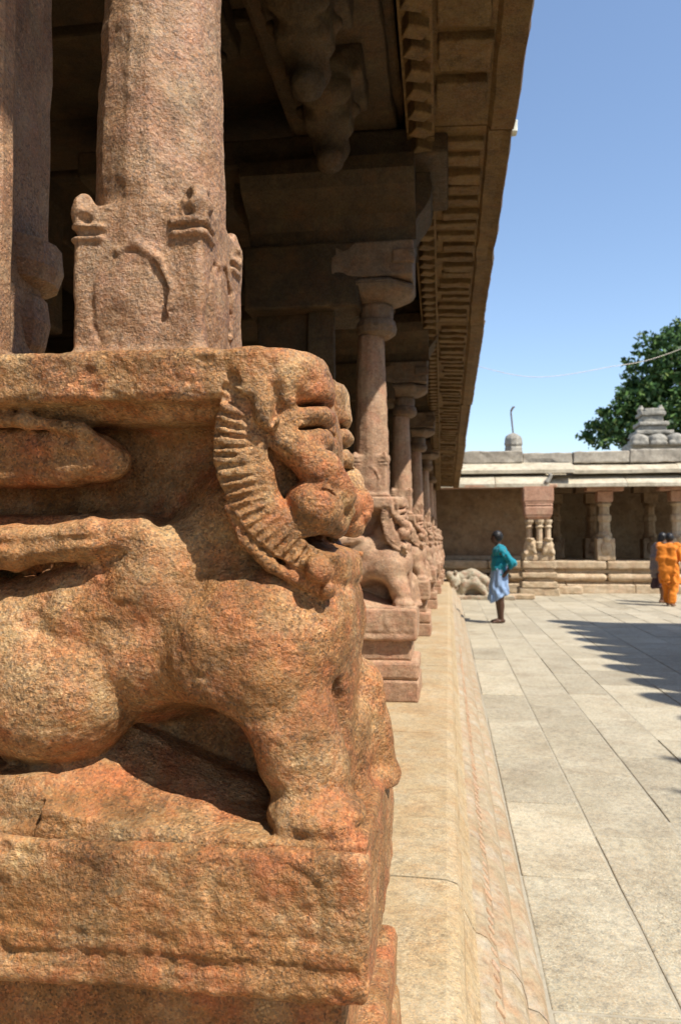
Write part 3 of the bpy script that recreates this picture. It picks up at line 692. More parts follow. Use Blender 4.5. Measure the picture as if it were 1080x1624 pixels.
def pier_parts(root, mat):
    """square main pier standing behind the lion on the same base, with its slender side colonette"""
    ox, oy, oz = ORG
    zl = lambda z: HC + z - oz
    zb = W(340, 552, 1.12)[2] - oz - .006
    b = block_bm(-1.25 - ox, -0.84 - ox, -0.08, 0.22, -0.004, zl(1.50), 0.012, 0.09, 0.006, 9)
    link('pier', bm_mesh(b, 'pier'), mat, root)
    bm = block_bm(-0.90 - ox, float(W(22, 500, 1.215)[0]) - ox, -0.135, -0.085, zb, zl(1.5), 0.010, 0.06, 0.004, 10)
    block_bm(-0.90 - ox, float(W(22, 500, 1.215)[0]) + .010 - ox, -0.145, -0.075, zb - .002, zb + .035, 0.01, 0.03, 0.003, 10, bm)
    link('pier_pilaster', bm_mesh(bm, 'pier_pilaster'), mat, root)
    b = block_bm(-1.22 - ox, float(W(86, 100, 1.60)[0]) - ox, 0.09, 0.30, zl(0.60), zl(1.50), 0.012, 0.07, 0.006, 11)
    link('upper_pier_block', bm_mesh(b, 'upper_pier_block'), mat, root)
    bm = lathe_bm([(0.05, zb), (0.075, zb + .01), (0.078, zb + .055), (0.05, zb + .07), (0.046, zl(0.36)), (0.055, zl(0.375)), (0.075, zl(0.40)), (0.085, zl(0.45)), (0.078, zl(0.50)),
                   (0.06, zl(0.515)), (0.10, zl(0.53)), (0.11, zl(0.56)), (0.105, zl(0.61))], 16, cx=float(W(72, 100, 1.50)[0]) - .075 - ox, cy=0.20)
    link('colonette', bm_mesh(bm, 'colonette'), mat, root)
    b = block_bm(-1.3 - ox, -0.55 - ox, -0.24, 0.32, zl(1.49), zl(1.905), 0.015, 0.1, 0.006, 12)
    link('pier_capital', bm_mesh(b, 'pier_capital'), 'dim', root)
LX1 = float(W(582, 1450, 1.042)[0])
ZTOP = HC + 1.345
me_lion = carve_lion(0.0030); me_slab = carve_slab(0.0036, LX1); me_shaft = carve_shaft(0.0036, ZTOP)
def pillar(me_l, me_s, me_sh, mat_l, mat_sh, mat_pier):
    root = empty('lion_pillar', ORG)
    link('lion', me_l, mat_l, root); link('base_slab', me_s, mat_l, root); link('shaft', me_sh, mat_sh, root)
    base_parts(root, LX1, mat_l); pier_parts(root, mat_pier); capital_parts(root)
    return root
p1 = pillar(me_lion, me_slab, me_shaft, 'lion', 'shaft', 'shaft')
tag(p1, 'big rough orange-brown lion pillar with plaited mane at the head of the colonnade', 'pillar', 'lion pillars of the colonnade')
PYS = [5.10, 8.45, 11.75, 15.0, 18.2, 20.6]
p2 = pillar(carve_lion(0.0075, 0.5), carve_slab(0.008, LX1), carve_shaft(0.008, ZTOP), 'pink', 'pink', 'dim')
for ch in p2.children:
    if ch.name.split('.')[0] in ('lion', 'base_slab', 'recessed_band', 'upper_step', 'lower_step'): ch.location.x = -0.085
words = ['second', 'third', 'fourth', 'fifth', 'sixth', 'seventh']
for i, y in enumerate(PYS):
    o = p2 if i == 0 else copy_tree(p2)
    o.location = (PX + (0.0, 0.0, 0.02, 0.05, 0.07, 0.09)[i], y, PZ)
    tag(o, 'pinkish carved lion pillar, %s of the colonnade counting the big orange one as first' % words[i], 'pillar', 'lion pillars of the colonnade')
# ================================================================== COLONNADE HALL (roof, eave, inner piers)
hall = empty('colonnade_hall', (-4.0, 8.0, PZ)); tag(hall, 'long dark pillared hall with ribbed stone eave overhanging the sunny court', 'temple')
HO = np.array((-4.0, 8.0, PZ))
def hp(name, x0, x1, y0, y1, z0, z1, mat, **k):
    o = block(name, x0, x1, y0, y1, z0, z1, mat, hall, **k); o.location -= Vector(HO); return o
YA, YB = -5.0, 21.4
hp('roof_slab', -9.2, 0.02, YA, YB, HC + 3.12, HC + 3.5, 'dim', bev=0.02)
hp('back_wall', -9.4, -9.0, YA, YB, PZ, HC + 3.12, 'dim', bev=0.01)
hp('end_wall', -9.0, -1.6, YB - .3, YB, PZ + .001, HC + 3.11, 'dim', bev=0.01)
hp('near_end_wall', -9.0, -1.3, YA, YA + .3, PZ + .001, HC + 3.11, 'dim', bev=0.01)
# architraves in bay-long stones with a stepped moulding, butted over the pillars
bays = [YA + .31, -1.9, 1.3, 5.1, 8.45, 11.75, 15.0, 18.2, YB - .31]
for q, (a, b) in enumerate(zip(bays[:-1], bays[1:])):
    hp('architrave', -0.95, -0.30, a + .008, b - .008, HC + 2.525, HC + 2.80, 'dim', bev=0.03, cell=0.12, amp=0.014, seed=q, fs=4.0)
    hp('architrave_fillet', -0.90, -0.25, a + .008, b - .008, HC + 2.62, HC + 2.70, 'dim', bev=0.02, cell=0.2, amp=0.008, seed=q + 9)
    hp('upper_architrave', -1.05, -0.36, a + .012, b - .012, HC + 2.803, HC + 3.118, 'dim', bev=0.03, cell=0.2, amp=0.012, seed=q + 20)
# curling corbels under the architrave
F = Field((-.3, -.45, -.62), (.3, .45, .06), .016)
F.rbox((-.20, -.20, -.14), (.20, .20, .02), .02, .02); F.chain([(0, -.12, -.10), (0, -.02, -.24), (0, .10, -.36), (0, .06, -.46)], [.12, .11, .09, .07], .05); F.ell((0, .03, -.46), (.07, .07, .05), .04)
F.ell((0, -.16, -.20), (.15, .07, .09), .03); F.cap((-.14, 0, -.22), (.14, 0, -.22), .035, .035, .02); F.rbox((-.13, -.10, -.34), (.13, .06, -.10), .03, .03); F.rough(.06, .010, 4)
me_c = F.mesh('corbel')
for y0 in (1.3, 5.1, 8.45, 11.75, 15.0):
    for dy, sg in ((-1.05, 1), (-1.75, 1), (0.95, -1)):
        for x in (-0.62, -1.35):
            o = link('corbel', me_c, 'dim', hall, Vector((x, y0 + dy, HC + (2.52 if x > -1 else 2.895))) - Vector(HO)); o.rotation_euler = (0, 0, 0 if sg > 0 else math.pi); o.scale = (1.0, 1.0, 1.0 if x > -1 else 1.15)
# ceiling slabs running inward, slightly apart
random.seed(4)
y = YA + .4
while y < YB - 1:
    l_ = random.uniform(0.55, 0.9)
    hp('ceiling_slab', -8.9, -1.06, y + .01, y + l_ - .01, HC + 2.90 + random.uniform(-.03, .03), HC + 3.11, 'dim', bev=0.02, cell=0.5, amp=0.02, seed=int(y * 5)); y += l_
for x in (-3.4, -6.2):
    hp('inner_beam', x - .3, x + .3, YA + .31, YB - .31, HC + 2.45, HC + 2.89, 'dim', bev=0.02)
# eave line: tip sinks gently along its length
E1, E2 = W(846, 0, 3.6), W(728, 769, 20.0)
def tip(y):
    t = (y - 3.6) / (20.0 - 3.6); p = E1 + (E2 - E1) * t; return float(p[0]), float(p[2])
cutsE = [-3.9, -0.2, 4.62, 8.05, 11.5, 14.6, 17.6, 20.6]
SW = 0.46                                    # soffit width
rafter_me = {}
random.seed(9)
for j, (a, b) in enumerate(zip(cutsE[:-1], cutsE[1:])):
    root = empty('eave_slab', (0, 0, 0), 0, hall); root.location = Vector((0, 0, 0)) - Vector(HO)
    # one slab of the eave: lip, flat back, rising top; follows the sinking line by shearing its two ends
    ny = max(8, int((b - a) / 0.07)); bm = bmesh.new(); rows = []
    for q in range(ny + 1):
        y = a + .006 + (b - a - .012) * q / ny; tx, tz = tip(y)
        sag = (0, .0, -.010, .008, -.012, .006, -.006, 0)[j]; wob = sag + 0.016 * mnoise.noise(Vector((y * 3.1, j * 5.0, 0))) + 0.006 * mnoise.noise(Vector((y * 11, j * 5.0, 3)))
        rib = 0.02 if min(abs(q - 0), abs(q - ny)) <= 1 else 0.0
        sec = [(tx + wob, tz + wob), (tx + .012 + wob, tz + .045 + wob), (tx - .02, tz + .10), (tx - .16, tz + .23), (tx - .33, tz + .36), (tx - .52, tz + .44), (tx - .52, tz + .045),
               (tx - SW, tz + .050), (tx - .155, tz + .040), (tx - .130 + wob, tz + .012 - rib * .3), (tx - .06, tz + .004)]
        rows.append([bm.verts.new((x, y, z)) for x, z in sec])
    n = len(rows[0])
    for r0, r1 in zip(rows[:-1], rows[1:]):
        for i in range(n): bm.faces.new((r0[i], r1[i], r1[(i + 1) % n], r0[(i + 1) % n]))
    bm.faces.new(rows[0]); bm.faces.new(list(reversed(rows[-1]))); bmesh.ops.recalc_face_normals(bm, faces=bm.faces)
    slab_o = link('slab', bm_mesh(bm, 'eave_slab'), 'eave', root)
    # stone rafters imitated on the soffit
    y = a + 0.10
    step = 0.33 if j <= 1 else 0.185
    while y < b - 0.16:
        rw = step - 0.075 + random.uniform(-.022, .022); ln = SW - .175 + random.uniform(-.05, .02); dz_ = random.uniform(-.010, .010)
        tx, tz = tip(y + rw / 2)
        bb = block_bm(-ln, 0, 0, rw, -0.040, 0.02, 0.008, 0.05, 0.009, random.randint(0, 99), None, 14.0)
        for v in bb.verts: v.co.y += (0.022 if v.co.y > rw * .5 else 0.0) * (v.co.x / -ln - .5) * -1; v.co.z += .010 * (-v.co.x / ln)
        link('rafter', bm_mesh(bb, 'rafter'), 'eave', root, (tx - .158 - random.uniform(0, .03), y, tz + .044 + dz_)); y += step + random.uniform(-.012, .012)
    # purlin along the inner edge, with slanting notches
    y = a + .02
    if j == 0: tooth = bm_mesh(block_bm(-0.055, 0.055, -.048, .048, -0.06, 0.05, 0.008, 0.04, 0.004, 3, None, 12.0), 'cornice_tooth')
    while y < b - 0.10:
        tx, tz = tip(y); t_ = link('cornice_tooth', tooth, 'eave', root, (tx - SW - .085, y + .05, tz - 0.005), R(28) + random.uniform(-.08, .08)); y += random.uniform(0.15, 0.185)
    ny = 8; bm = bmesh.new(); rows = []
    for q in range(ny + 1):
        y = a + .006 + (b - a - .012) * q / ny; tx, tz = tip(y)
        rows.append([bm.verts.new((x, y, z)) for x, z in ((tx - SW - .005, tz - .005), (tx - SW - .005, tz + .34), (tx - SW - .17, tz + .34), (tx - SW - .17, tz + .02), (tx - SW - .10, tz + .02), (tx - SW - .04, tz - .01))])
    n = len(rows[0])
    for r0, r1 in zip(rows[:-1], rows[1:]):
        for i in range(n): bm.faces.new((r0[i], r1[i], r1[(i + 1) % n], r0[(i + 1) % n]))
    bm.faces.new(rows[0]); bm.faces.new(list(reversed(rows[-1]))); bmesh.ops.recalc_face_normals(bm, faces=bm.faces)
    link('cornice', bm_mesh(bm, 'cornice'), 'eave', root)
    # wall course closing the gap between the eave and the roof
    bm = bmesh.new(); rows = []
    for q in range(2):
        y = (a + .004, b - .004)[q]; tx, tz = tip(y)
        rows.append([bm.verts.new((x, y, z)) for x, z in ((tx - SW - .02, tz + .345), (tx - SW - .02, HC + 3.115), (tx - SW - .15, HC + 3.115), (tx - SW - .15, tz + .345))])
    for i in range(4): bm.faces.new((rows[0][i], rows[1][i], rows[1][(i + 1) % 4], rows[0][(i + 1) % 4]))
    bm.faces.new(rows[0]); bm.faces.new(list(reversed(rows[1]))); bmesh.ops.recalc_face_normals(bm, faces=bm.faces)
    link('frieze', bm_mesh(bm, 'frieze'), 'eave', root)
# pale flake clinging to the eave tip
c = W(822, 168, 4.72); tx, tz = tip(4.72)
bm = block_bm(-.02, .014, -.03, .03, 0, .075, .006, 0.02, 0.006, 2)
tag(link('lime_flake', bm_mesh(bm, 'lime_flake'), 'chip', None, (tx + .012, 4.72, tz + .03)), 'small pale lime flake stuck on the edge of the stone eave', 'plaster')
# inner rows of piers
def inner_pier():
    root = empty('inner_pier', (0, 0, 0))
    b = block_bm(-.30, .30, -.30, .30, -.006, .45, .015, .12, .006, 1); link('base_block', bm_mesh(b, 'base_block'), 'dim', root)
    bm = lathe_bm([(.22, .45), (.24, .50), (.24, .85), (.20, .88), (.20, 1.45), (.24, 1.5), (.24, 1.85), (.18, 1.9), (.20, 2.2)], 8, rot=math.pi / 8); link('shaft', bm_mesh(bm, 'shaft'), 'dim', root)
    bm = lathe_bm([(.18, 2.2), (.36, 2.32), (.40, 2.42), (.34, 2.5)], 16); link('cushion', bm_mesh(bm, 'cushion'), 'dim', root)
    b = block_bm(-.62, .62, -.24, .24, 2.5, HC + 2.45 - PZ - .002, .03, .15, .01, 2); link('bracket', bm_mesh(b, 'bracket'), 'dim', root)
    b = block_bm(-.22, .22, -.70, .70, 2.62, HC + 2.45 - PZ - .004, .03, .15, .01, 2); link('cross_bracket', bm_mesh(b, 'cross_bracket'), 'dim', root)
    return root
ip = None
ordw = ['first', 'second', 'third', 'fourth', 'fifth', 'sixth']
for r_, x in enumerate((-3.4, -6.2)):
    for i, y in enumerate((1.3, 5.1, 8.45, 11.75, 15.0, 18.2)):
        o = inner_pier() if ip is None else copy_tree(ip)
        if ip is None: ip = o
        o.location = (x, y, PZ)
        tag(o, 'dark plain inner pier of the %s row inside the hall, behind the %s lion pillar' % (('front', 'rear')[r_], ordw[i]), 'pillar', 'inner piers of the hall')
# ================================================================== HALL ACROSS THE END OF THE COURT
DE = 22.2
eo = np.array((3.2, DE + 1.5, 0.0))
eh = empty('pillared_hall', eo); tag(eh, 'low cream stone pillared hall with limewashed slab roof across the court end', 'temple')
def ep(name, x0, x1, y0, y1, z0, z1, mat, parent=None, **k):
    o = block(name, x0, x1, y0, y1, z0, z1, mat, parent or eh, **k); o.location -= Vector(eo); return o
zE = lambda py, d=DE: float(W(900, py, d)[2])
xE = lambda px, d=DE: float(W(px, 860, d)[0])
XR = 12.0
zp = zE(889)                                 # plinth top
XL = -1.3
# plinth courses
def course(name, y0, z0, z1, mat, xs, seed, bev=0.03):
    for i, (a, b) in enumerate(zip(xs[:-1], xs[1:])):
        ep(name, a + .006, b - .006, y0, y0 + 0.9, z0, z1, mat, bev=bev, cell=0.25, amp=0.012, seed=seed + i)
xs1 = [XL, 1.1, xE(832), 4.3, 5.6, 7.4, 9.3, XR]; xs2 = [XL, 1.6, 3.2, 5.0, 6.3, 8.1, 10.0, XR]
course('plinth_cap', DE, zp - .24, zp, 'far', xs1, 1, 0.05)
course('plinth_neck', DE + .12, zp - .36, zp - .243, 'far', xs2, 10, 0.01)
course('plinth_torus', DE - .06, zp - .56, zp - .363, 'far', xs1, 20, 0.08)
course('plinth_groove', DE + .08, zp - .64, zp - .563, 'far', xs2, 30, 0.01)
course('plinth_foot', DE - .16, -0.02, zp - .643, 'far', xs2, 40, 0.03)
ep('hall_floor', XL, XR, DE + .9, DE + 5.0, -.02, zp - .005, 'far', bev=0)
ep('rear_wall', XL, XR, DE + 5.0, DE + 5.4, -.02, zE(745, DE + 5), 'wall', bev=0)
# side wall next to the colonnade
ztop = zE(768, DE)
ep('side_wall', XL, xE(834, DE + .9), DE + .55, DE + .88, zp + .001, ztop + .1, 'wall', bev=.01)
ep('partition', xE(834, DE + .9) - .3, xE(834, DE + .9), DE + .885, DE + 5.0, zp + .001, ztop + .1, 'wall', bev=.01)
ep('wall_base', XL, xE(828), DE + .42, DE + .545, zp + .001, zp + .12, 'far', bev=.02)
# roof
zr0, zr1 = zE(771), zE(748)
def chajja(x0, x1, y0, zl, zu, dep, seed):
    """sloping eave slab: thin lip in front, rising backwards"""
    pts = [(0, 0), (0, .09), (dep * .5, (zu - zl) * .62 + .09), (dep, zu - zl + .09), (dep, zu - zl - .06), (dep * .2, .0)]
    bm = extrude_y(pts, -(x1 - x0) / 2 + .006, (x1 - x0) / 2 - .006, 10, None, .012, seed, 1.5)
    for v in bm.verts: v.co = Vector((v.co.y, v.co.x, v.co.z))
    bmesh.ops.recalc_face_normals(bm, faces=bm.faces)
    o = link('eave_slab', bm_mesh(bm, 'eave_slab'), 'roof', eh, Vector(((x0 + x1) / 2, y0, zl)) - Vector(eo)); return o
xk = xE(872, DE - 1.2)
for i, (a, b) in enumerate(((XL, 1.25), (1.25, xk))): chajja(a, b, DE - 1.25, zE(772, DE - 1.2), zE(749, DE - 1.2), 1.0, i)
for i, (a, b) in enumerate(((xk - .1, 4.7), (4.7, 7.1), (7.1, 9.5), (9.5, XR))): chajja(a, b, DE - .75, zE(772, DE - .75), zE(751, DE - .75), .85, i + 4)
# second tier of slabs above, set back
zt0, zt1 = zE(752), zE(735)
for i, (a, b) in enumerate(((XL, 2.55), (2.55, 3.35), (3.35, 6.1), (6.1, 8.7), (8.7, XR))):
    chajja(a, b, DE - .55 - (.30 if i < 2 else 0), zE(753, DE - .4) + .02, zE(739, DE - .4) + (.04, .02, 0, .03, 0)[i], .62, i + 20)
for i, (a, b) in enumerate(((XL, 2.05), (2.05, 3.4), (3.4, 4.9), (4.9, 6.4), (6.4, 8.3), (8.3, XR))):
    ep('parapet_stone', a + .008, b - .008, DE - .12 - (.25 if i < 1 else 0), DE + .55, zE(737, DE) + .03, zE(718, DE) + (.04, 0, .02, .06, .03, .05)[i], 'parapet', bev=.03, cell=.2, amp=.022, seed=i + 7)
ep('roof_deck', XL, XR, DE + .56, DE + 5.4, zE(745, DE), zE(722, DE), 'parapet', bev=.02)
ep('architrave', XL, XR, DE - .05, DE + .35, ztop - .04, zE(757, DE), 'farred', bev=.03, cell=.3, amp=.012)
# upturned corner ornament of the eave
F = Field((-.2, -.2, -.2), (.2, .2, .3), .02)
F.cap((-.05, 0, -.05), (.03, 0, .06), .07, .05, .03); F.ell((.05, 0, .12), (.05, .05, .05), .03); F.cap((.05, 0, .12), (-.04, 0, .19), .03, .015, .02)
o = link('corner_ornament', F.mesh('corner_ornament'), 'grey', eh, Vector((xk - .02, DE - 1.22, zE(768, DE - 1.2) + .12)) - Vector(eo))
# cluster pillar at the porch corner
def lumps(spec, lo, hi, res, name, rough=.012):
    F = Field(lo, hi, res)
    for s in spec:
        if s[0] == 'e': F.ell(*s[1:])
        elif s[0] == 'c': F.cap(*s[1:])
        else: F.rbox(*s[1:])
    F.rough(.08, rough, 3); F.rough(.04, rough * .5, 4); return F.mesh(name)
dc = DE - 1.0
xc = xE(852, dc); hw = xE(876, dc) - xc
cp = ep('cluster_base', xc - hw - .12, xc + hw + .12, dc - .42, dc + .42, -.02, .20, 'far', bev=.03, cell=.15, amp=.01)
for k, (w_, z0, z1) in enumerate(((.06, .202, .36), (-.02, .362, .46), (.06, .462, .60), (-.02, .602, .70), (.03, .702, zp + .02))):
    ep('base_course', xc - hw - w_, xc + hw + w_, dc - .38 - w_, dc + .38 + w_, z0, z1, 'far', bev=.025, cell=.15, amp=.012, seed=k)
zl0, zl1 = zp + .02, zE(862, dc)
h_ = zl1 - zl0
spec = [('b', (-hw, -.34, 0), (hw, .34, .22), .03, .03), ('b', (-hw + .06, -.28, .2), (hw - .06, .28, h_), .05, .04)]
for sx in (-1, 1):
    spec += [('e', (sx * hw * .55, -.30, .38), (.16, .13, .22), .04), ('e', (sx * hw * .6, -.36, .62), (.12, .12, .13), .03), ('c', (sx * hw * .45, -.38, .42), (sx * hw * .3, -.40, .22), .07, .05, .03),
             ('c', (sx * hw * .75, -.30, .30), (sx * hw * .9, -.36, .20), .09, .06, .03), ('e', (sx * hw * .7, -.2, .72), (.13, .16, .16), .04), ('e', (sx * hw * .55, -.45, .57), (.05, .06, .045), .02)]
o = link('rearing_beasts', lumps(spec, (-hw - .2, -.6, -.05), (hw + .2, .45, h_ + .15), .022, 'rearing_beasts'), 'far', eh, Vector((xc, dc, zl0)) - Vector(eo))
zk = zE(825, dc)
for px in (838, 853, 867):
    x = xE(px, dc); dy = -.18 if px != 853 else -.30
    bm = lathe_bm([(.11, zl1 - .12), (.12, zl1 + .02), (.08, zl1 + .06), (.075, zk - .22), (.11, zk - .18), (.08, zk - .13), (.12, zk - .05), (.12, zk + .01)], 10)
    link('colonette', bm_mesh(bm, 'colonette'), 'far', eh, Vector((x, dc + dy, 0)) - Vector(eo), smooth=False)
bm = lathe_bm([(hw * .72, zk), (hw * .95, zk + .12), (hw * 1.0, zk + .35), (hw * .93, zk + .40), (hw * 1.05, zk + .48), (hw * 1.05, zE(775, dc) + .05)], 4, rot=math.pi / 4)
for v in bm.verts: v.co.x *= 1.35; v.co.y *= 1.1
bmesh.ops.bevel(bm, geom=list(bm.edges), offset=.03, segments=2, affect='EDGES')
link('cluster_capital', bm_mesh(bm, 'cluster_capital'), 'farred', eh, Vector((xc, dc, 0)) - Vector(eo))
b = ep('corner_beam', XL, xc + hw + .1, dc - .25, dc + .25, zE(777, dc) + .06, zE(768, dc), 'farred', bev=.02)
ep('return_beam', xc - .25, xc + .25, dc + .26, DE - .06, zE(777, dc) + .06, zE(768, dc) - .003, 'farred', bev=.02)
# square pillars on the plinth
def sq_pillar(px, d, top_py, name='pillar', mat='far', capm='farred'):
    x = xE(px, d); g = zp; zt = zE(top_py, d); H = zt - g
    r = empty(name, Vector((x, d, g)) - Vector(eo), 0, eh)
    link('foot_block', bm_mesh(block_bm(-.24, .24, -.24, .24, -.004, .62, .03, .12, .016, int(px)), 'foot_block'), mat, r)
    sp = [('e', (0, -.24, .34), (.15, .05, .20), .02), ('e', (.02, -.24, .60), (.10, .07, .10), .02)]
    link('relief_figure', lumps(sp, (-.3, -.4, .02), (.3, -.12, .8), .022, 'relief_figure', .008), mat, r)
    bm = lathe_bm([(.20, .622), (.21, .72), (.16, .80), (.15, H * .5), (.19, H * .52), (.19, H * .58), (.14, H * .61), (.14, H * .70), (.20, H * .73), (.16, H * .76)], 8, rot=math.pi / 8)
    link('shaft', bm_mesh(bm, 'shaft'), mat, r)
    link('top_block', bm_mesh(block_bm(-.21, .21, -.21, .21, H * .762, H * .90, .02, .1, .01, int(px)), 'top_block'), capm, r)
    link('bracket', bm_mesh(block_bm(-.50, .50, -.20, .20, H * .902, H, .03, .12, .012, int(px) + 1), 'bracket'), capm, r)
for px in (958, 1074, 1190): sq_pillar(px, DE + .25, 768)
for px in (938, 1030, 1130, 880): sq_pillar(px, DE + 2.6, 772, 'inner_pillar', 'wall', 'wall')
# loose stones at the foot
for nm, px, w_, h_, d_, lb in (('loose_block', 902, .32, .20, DE - .45, 'small squared loose stone at the foot of the hall plinth'), ('low_step', 818, .42, .12, 19.6, 'low pale stone step at the tail of the carved beast')):
    x = xE(px, d_); o = block(nm, x - w_, x + w_, d_ - .2, d_ + .2, -.004, h_, 'far', None, bev=.03, cell=.12, amp=.015, seed=4); tag(o, lb, 'stone')
# carved beast beside the steps
db = 19.45; bx = xE(752, db); ps = lambda px, py, dy=0.0: tuple(np.array(W(px, py, db + dy)) - np.array((bx, db, 0)))
F = Field((-1.0, -.45, -.05), (1.05, .45, .95), .02)
F.rbox((-.92, -.30, -.02), (.95, .30, .10), .02, .02)
F.rbox((-.85, -.10, .05), (.45, .25, .48), .08, .05)
F.chain([ps(730, 916), ps(748, 911), ps(768, 921), ps(782, 936), ps(800, 943)], [.15, .15, .13, .11, .08], .03)
F.chain([ps(728, 946, -.15), ps(738, 928, -.18), ps(752, 924, -.2), ps(762, 932, -.2), ps(772, 944, -.2)], [.10, .13, .13, .10, .06], .03)
F.ell(ps(718, 922, -.12), (.17, .17, .24), .04); F.ell(ps(712, 912, -.2), (.09, .12, .10), .03); F.ell(ps(716, 940, -.22), (.10, .10, .12), .03)
F.ell(ps(722, 908, -.24), (.05, .05, .06), .02); F.ell(ps(750, 940, -.24), (.07, .06, .05), .02, 's')
F.rough(.09, .016, 2); F.rough(.045, .008, 3)
tag(link('carved_beast', F.mesh('carved_beast'), 'beast', None, (bx, db, 0)), 'crouching carved stone beast with curling trunk, a step balustrade beside the hall', 'sculpture')
# finial stump and rod on the roof
df = DE + .35; zf = zE(718, df) + .035; xf = xE(815, df)
fr = empty('roof_finial', (xf, df, zf)); tag(fr, 'squat grey stone finial with a bent iron rod on the roof parapet', 'finial')
bm = lathe_bm([(.20, -.02), (.24, .02), (.24, .12), (.22, .16), (.25, .22), (.24, .38), (.20, .46), (.12, .52), (.05, .54)], 10)
for v in bm.verts: v.co += mnoise.noise_vector(v.co * 5) * .025
link('stump', bm_mesh(bm, 'stump'), 'grey', fr)
bm = tube_bm([(0, 0, .5), (-.03, 0, .8), (-.06, 0, 1.12), (-.05, 0, 1.2), (.0, 0, 1.28), (.05, 0, 1.30)], [.022, .022, .024, .03, .034, .02]); link('rod', bm_mesh(bm, 'rod'), 'iron', fr)
# little stepped roof shrine
ds = DE + 2.6; xs_ = xE(1034, ds); zs = zE(722, DE)
sr = empty('roof_shrine', (xs_, ds, zs)); tag(sr, 'small grey stepped stone turret with horned top standing on the flat roof', 'shrine')
sc = ds / 1239.0
tiers = [(36, 706, 722, .0), (28, 698, 706, 0), (22, 694, 698, 0), (27, 688, 694, 0), (19, 680, 688, 0), (22, 674, 680, 0), (15, 664, 674, 0), (18, 658, 664, 0), (11, 652, 658, 0)]
for k, (w_, p0, p1, _) in enumerate(tiers):
    z1 = zE(p0, ds) - zs; z0 = max(-.01, zE(p1, ds) - zs); hw_ = w_ * sc
    b = block_bm(-hw_, hw_, -hw_, hw_, z0 + .001, z1, .03, .12, .02, k); link('tier', bm_mesh(b, 'tier'), 'grey', sr)
for sx in (-1, 1):
    bm = tube_bm([(sx * 12 * sc, 0, zE(660, ds) - zs), (sx * 15 * sc, 0, zE(652, ds) - zs), (sx * 14 * sc, 0, zE(646, ds) - zs)], [.13, .11, .05]); link('horn', bm_mesh(bm, 'horn'), 'grey', sr)
for k, px in enumerate((1008, 1034, 1060)):
    F = Field((-.35, -.3, -.05), (.35, .3, .45), .03); F.ell((0, 0, .16), (.27, .2, .17), .03); F.rbox((-.24, -.2, -.03), (.24, .2, .10), .03, .03); F.rough(.1, .02, k)
    link('kneeling_figure', F.mesh('kneeling_figure'), 'grey', sr, ((px - 1034) * sc, -.75, zE(712, ds) - zs))
# ================================================================== SHRINE WALL on the sunny side: its rounded merlons throw the scalloped shade
wx = 6.0; kx = math.cos(SUN_EL) * math.cos(SUN_AZ) / math.sin(SUN_EL); ky = -math.cos(SUN_EL) * math.sin(SUN_AZ) / math.sin(SUN_EL)
hv = (wx - 2.62) / kx; ht = (wx - 1.72) / kx
sw = empty('shrine_hall', (wx + 2.5, 4, 0)); tag(sw, 'tall shrine hall with rounded merlons whose scalloped shadow falls on the paving', 'temple'); so_ = np.array((wx + 2.5, 4, 0))
yend = 14.7 - ky * ht
b = block('wall', wx + .15, wx + 5, -8, yend, -.02, hv - .25, 'far', sw, bev=.03); b.location -= Vector(so_)
b = block('cornice', wx, wx + 5.1, -8.1, yend + .1, hv - .248, hv, 'roof', sw, bev=.05); b.location -= Vector(so_)
b = block('base_course', wx - .1, wx + 5.1, -8.1, yend + .2, -.02, .6, 'far', sw, bev=.05); b.location -= Vector(so_)
mprof = [(math.cos(t) * .40 , (ht - hv) * (.45 + .55 * math.sin(t))) for t in np.linspace(0, math.pi, 13)] + [(-.40, -.004), (.40, -.004)]
bm = bmesh.new(); vs = [[bm.verts.new((x, y, z)) for y, z in mprof] for x in (0, .16)]; n = len(mprof)
for i in range(n): bm.faces.new((vs[0][i], vs[1][i], vs[1][(i + 1) % n], vs[0][(i + 1) % n]))
bm.faces.new(vs[0]); bm.faces.new(list(reversed(vs[1]))); bmesh.ops.recalc_face_normals(bm, faces=bm.faces)
me = bm_mesh(bm, 'merlon'); y = 5.85 - ky * ht
k = 0
while y < yend:
    o = link('merlon', me, 'roof', sw, Vector((wx + .02, y, hv + .001)) - Vector(so_)); o.scale = (1, random.uniform(.93, 1.0), random.uniform(.90, 1.06)); y += .85 + random.uniform(-.03, .03); k += 1
for y_, xt in ((5.45, 1.36), (4.74, 1.24), (3.9, 1.5)):
    hh = (wx + .32 - xt) / kx - hv
    bm = lathe_bm([(.26, 0), (.30, .1), (.22, .3), (.26, .5), (.20, hh * .5), (.17, hh * .62), (.12, hh * .8), (.06, hh * .92), (.015, hh)], 12)
    link('finial', bm_mesh(bm, 'finial'), 'roof', sw, Vector((wx + .32, y_ - ky * (hv + hh), hv + .001)) - Vector(so_))
# ================================================================== CABLE across the court
ka = [np.array((tip(9.6)[0], 9.6, tip(9.6)[1] + .03)), W(850, 598, 10.5), W(960, 583, 11.5), W(1080, 553, 12.4), np.array((wx + .16, min(13.2, yend - .05), hv - .5))]
kp = []
for i in range(4):
    p0, p1, p2, p3 = ka[max(i - 1, 0)], ka[i], ka[i + 1], ka[min(i + 2, 4)]
    for t in np.linspace(0, 1, 10, endpoint=False): kp.append(Vector(0.5 * (2 * p1 + (p2 - p0) * t + (2 * p0 - 5 * p1 + 4 * p2 - p3) * t * t + (3 * p1 - p0 - 3 * p2 + p3) * t ** 3)))
kp.append(Vector(ka[4]))
bm = tube_bm(kp, [.0028 + .003 * i / 40 for i in range(len(kp))], 6)
tag(link('overhead_cable', bm_mesh(bm, 'overhead_cable'), 'cable'), 'thin pale cable slung through the air from the stone eave across the court', 'cable')
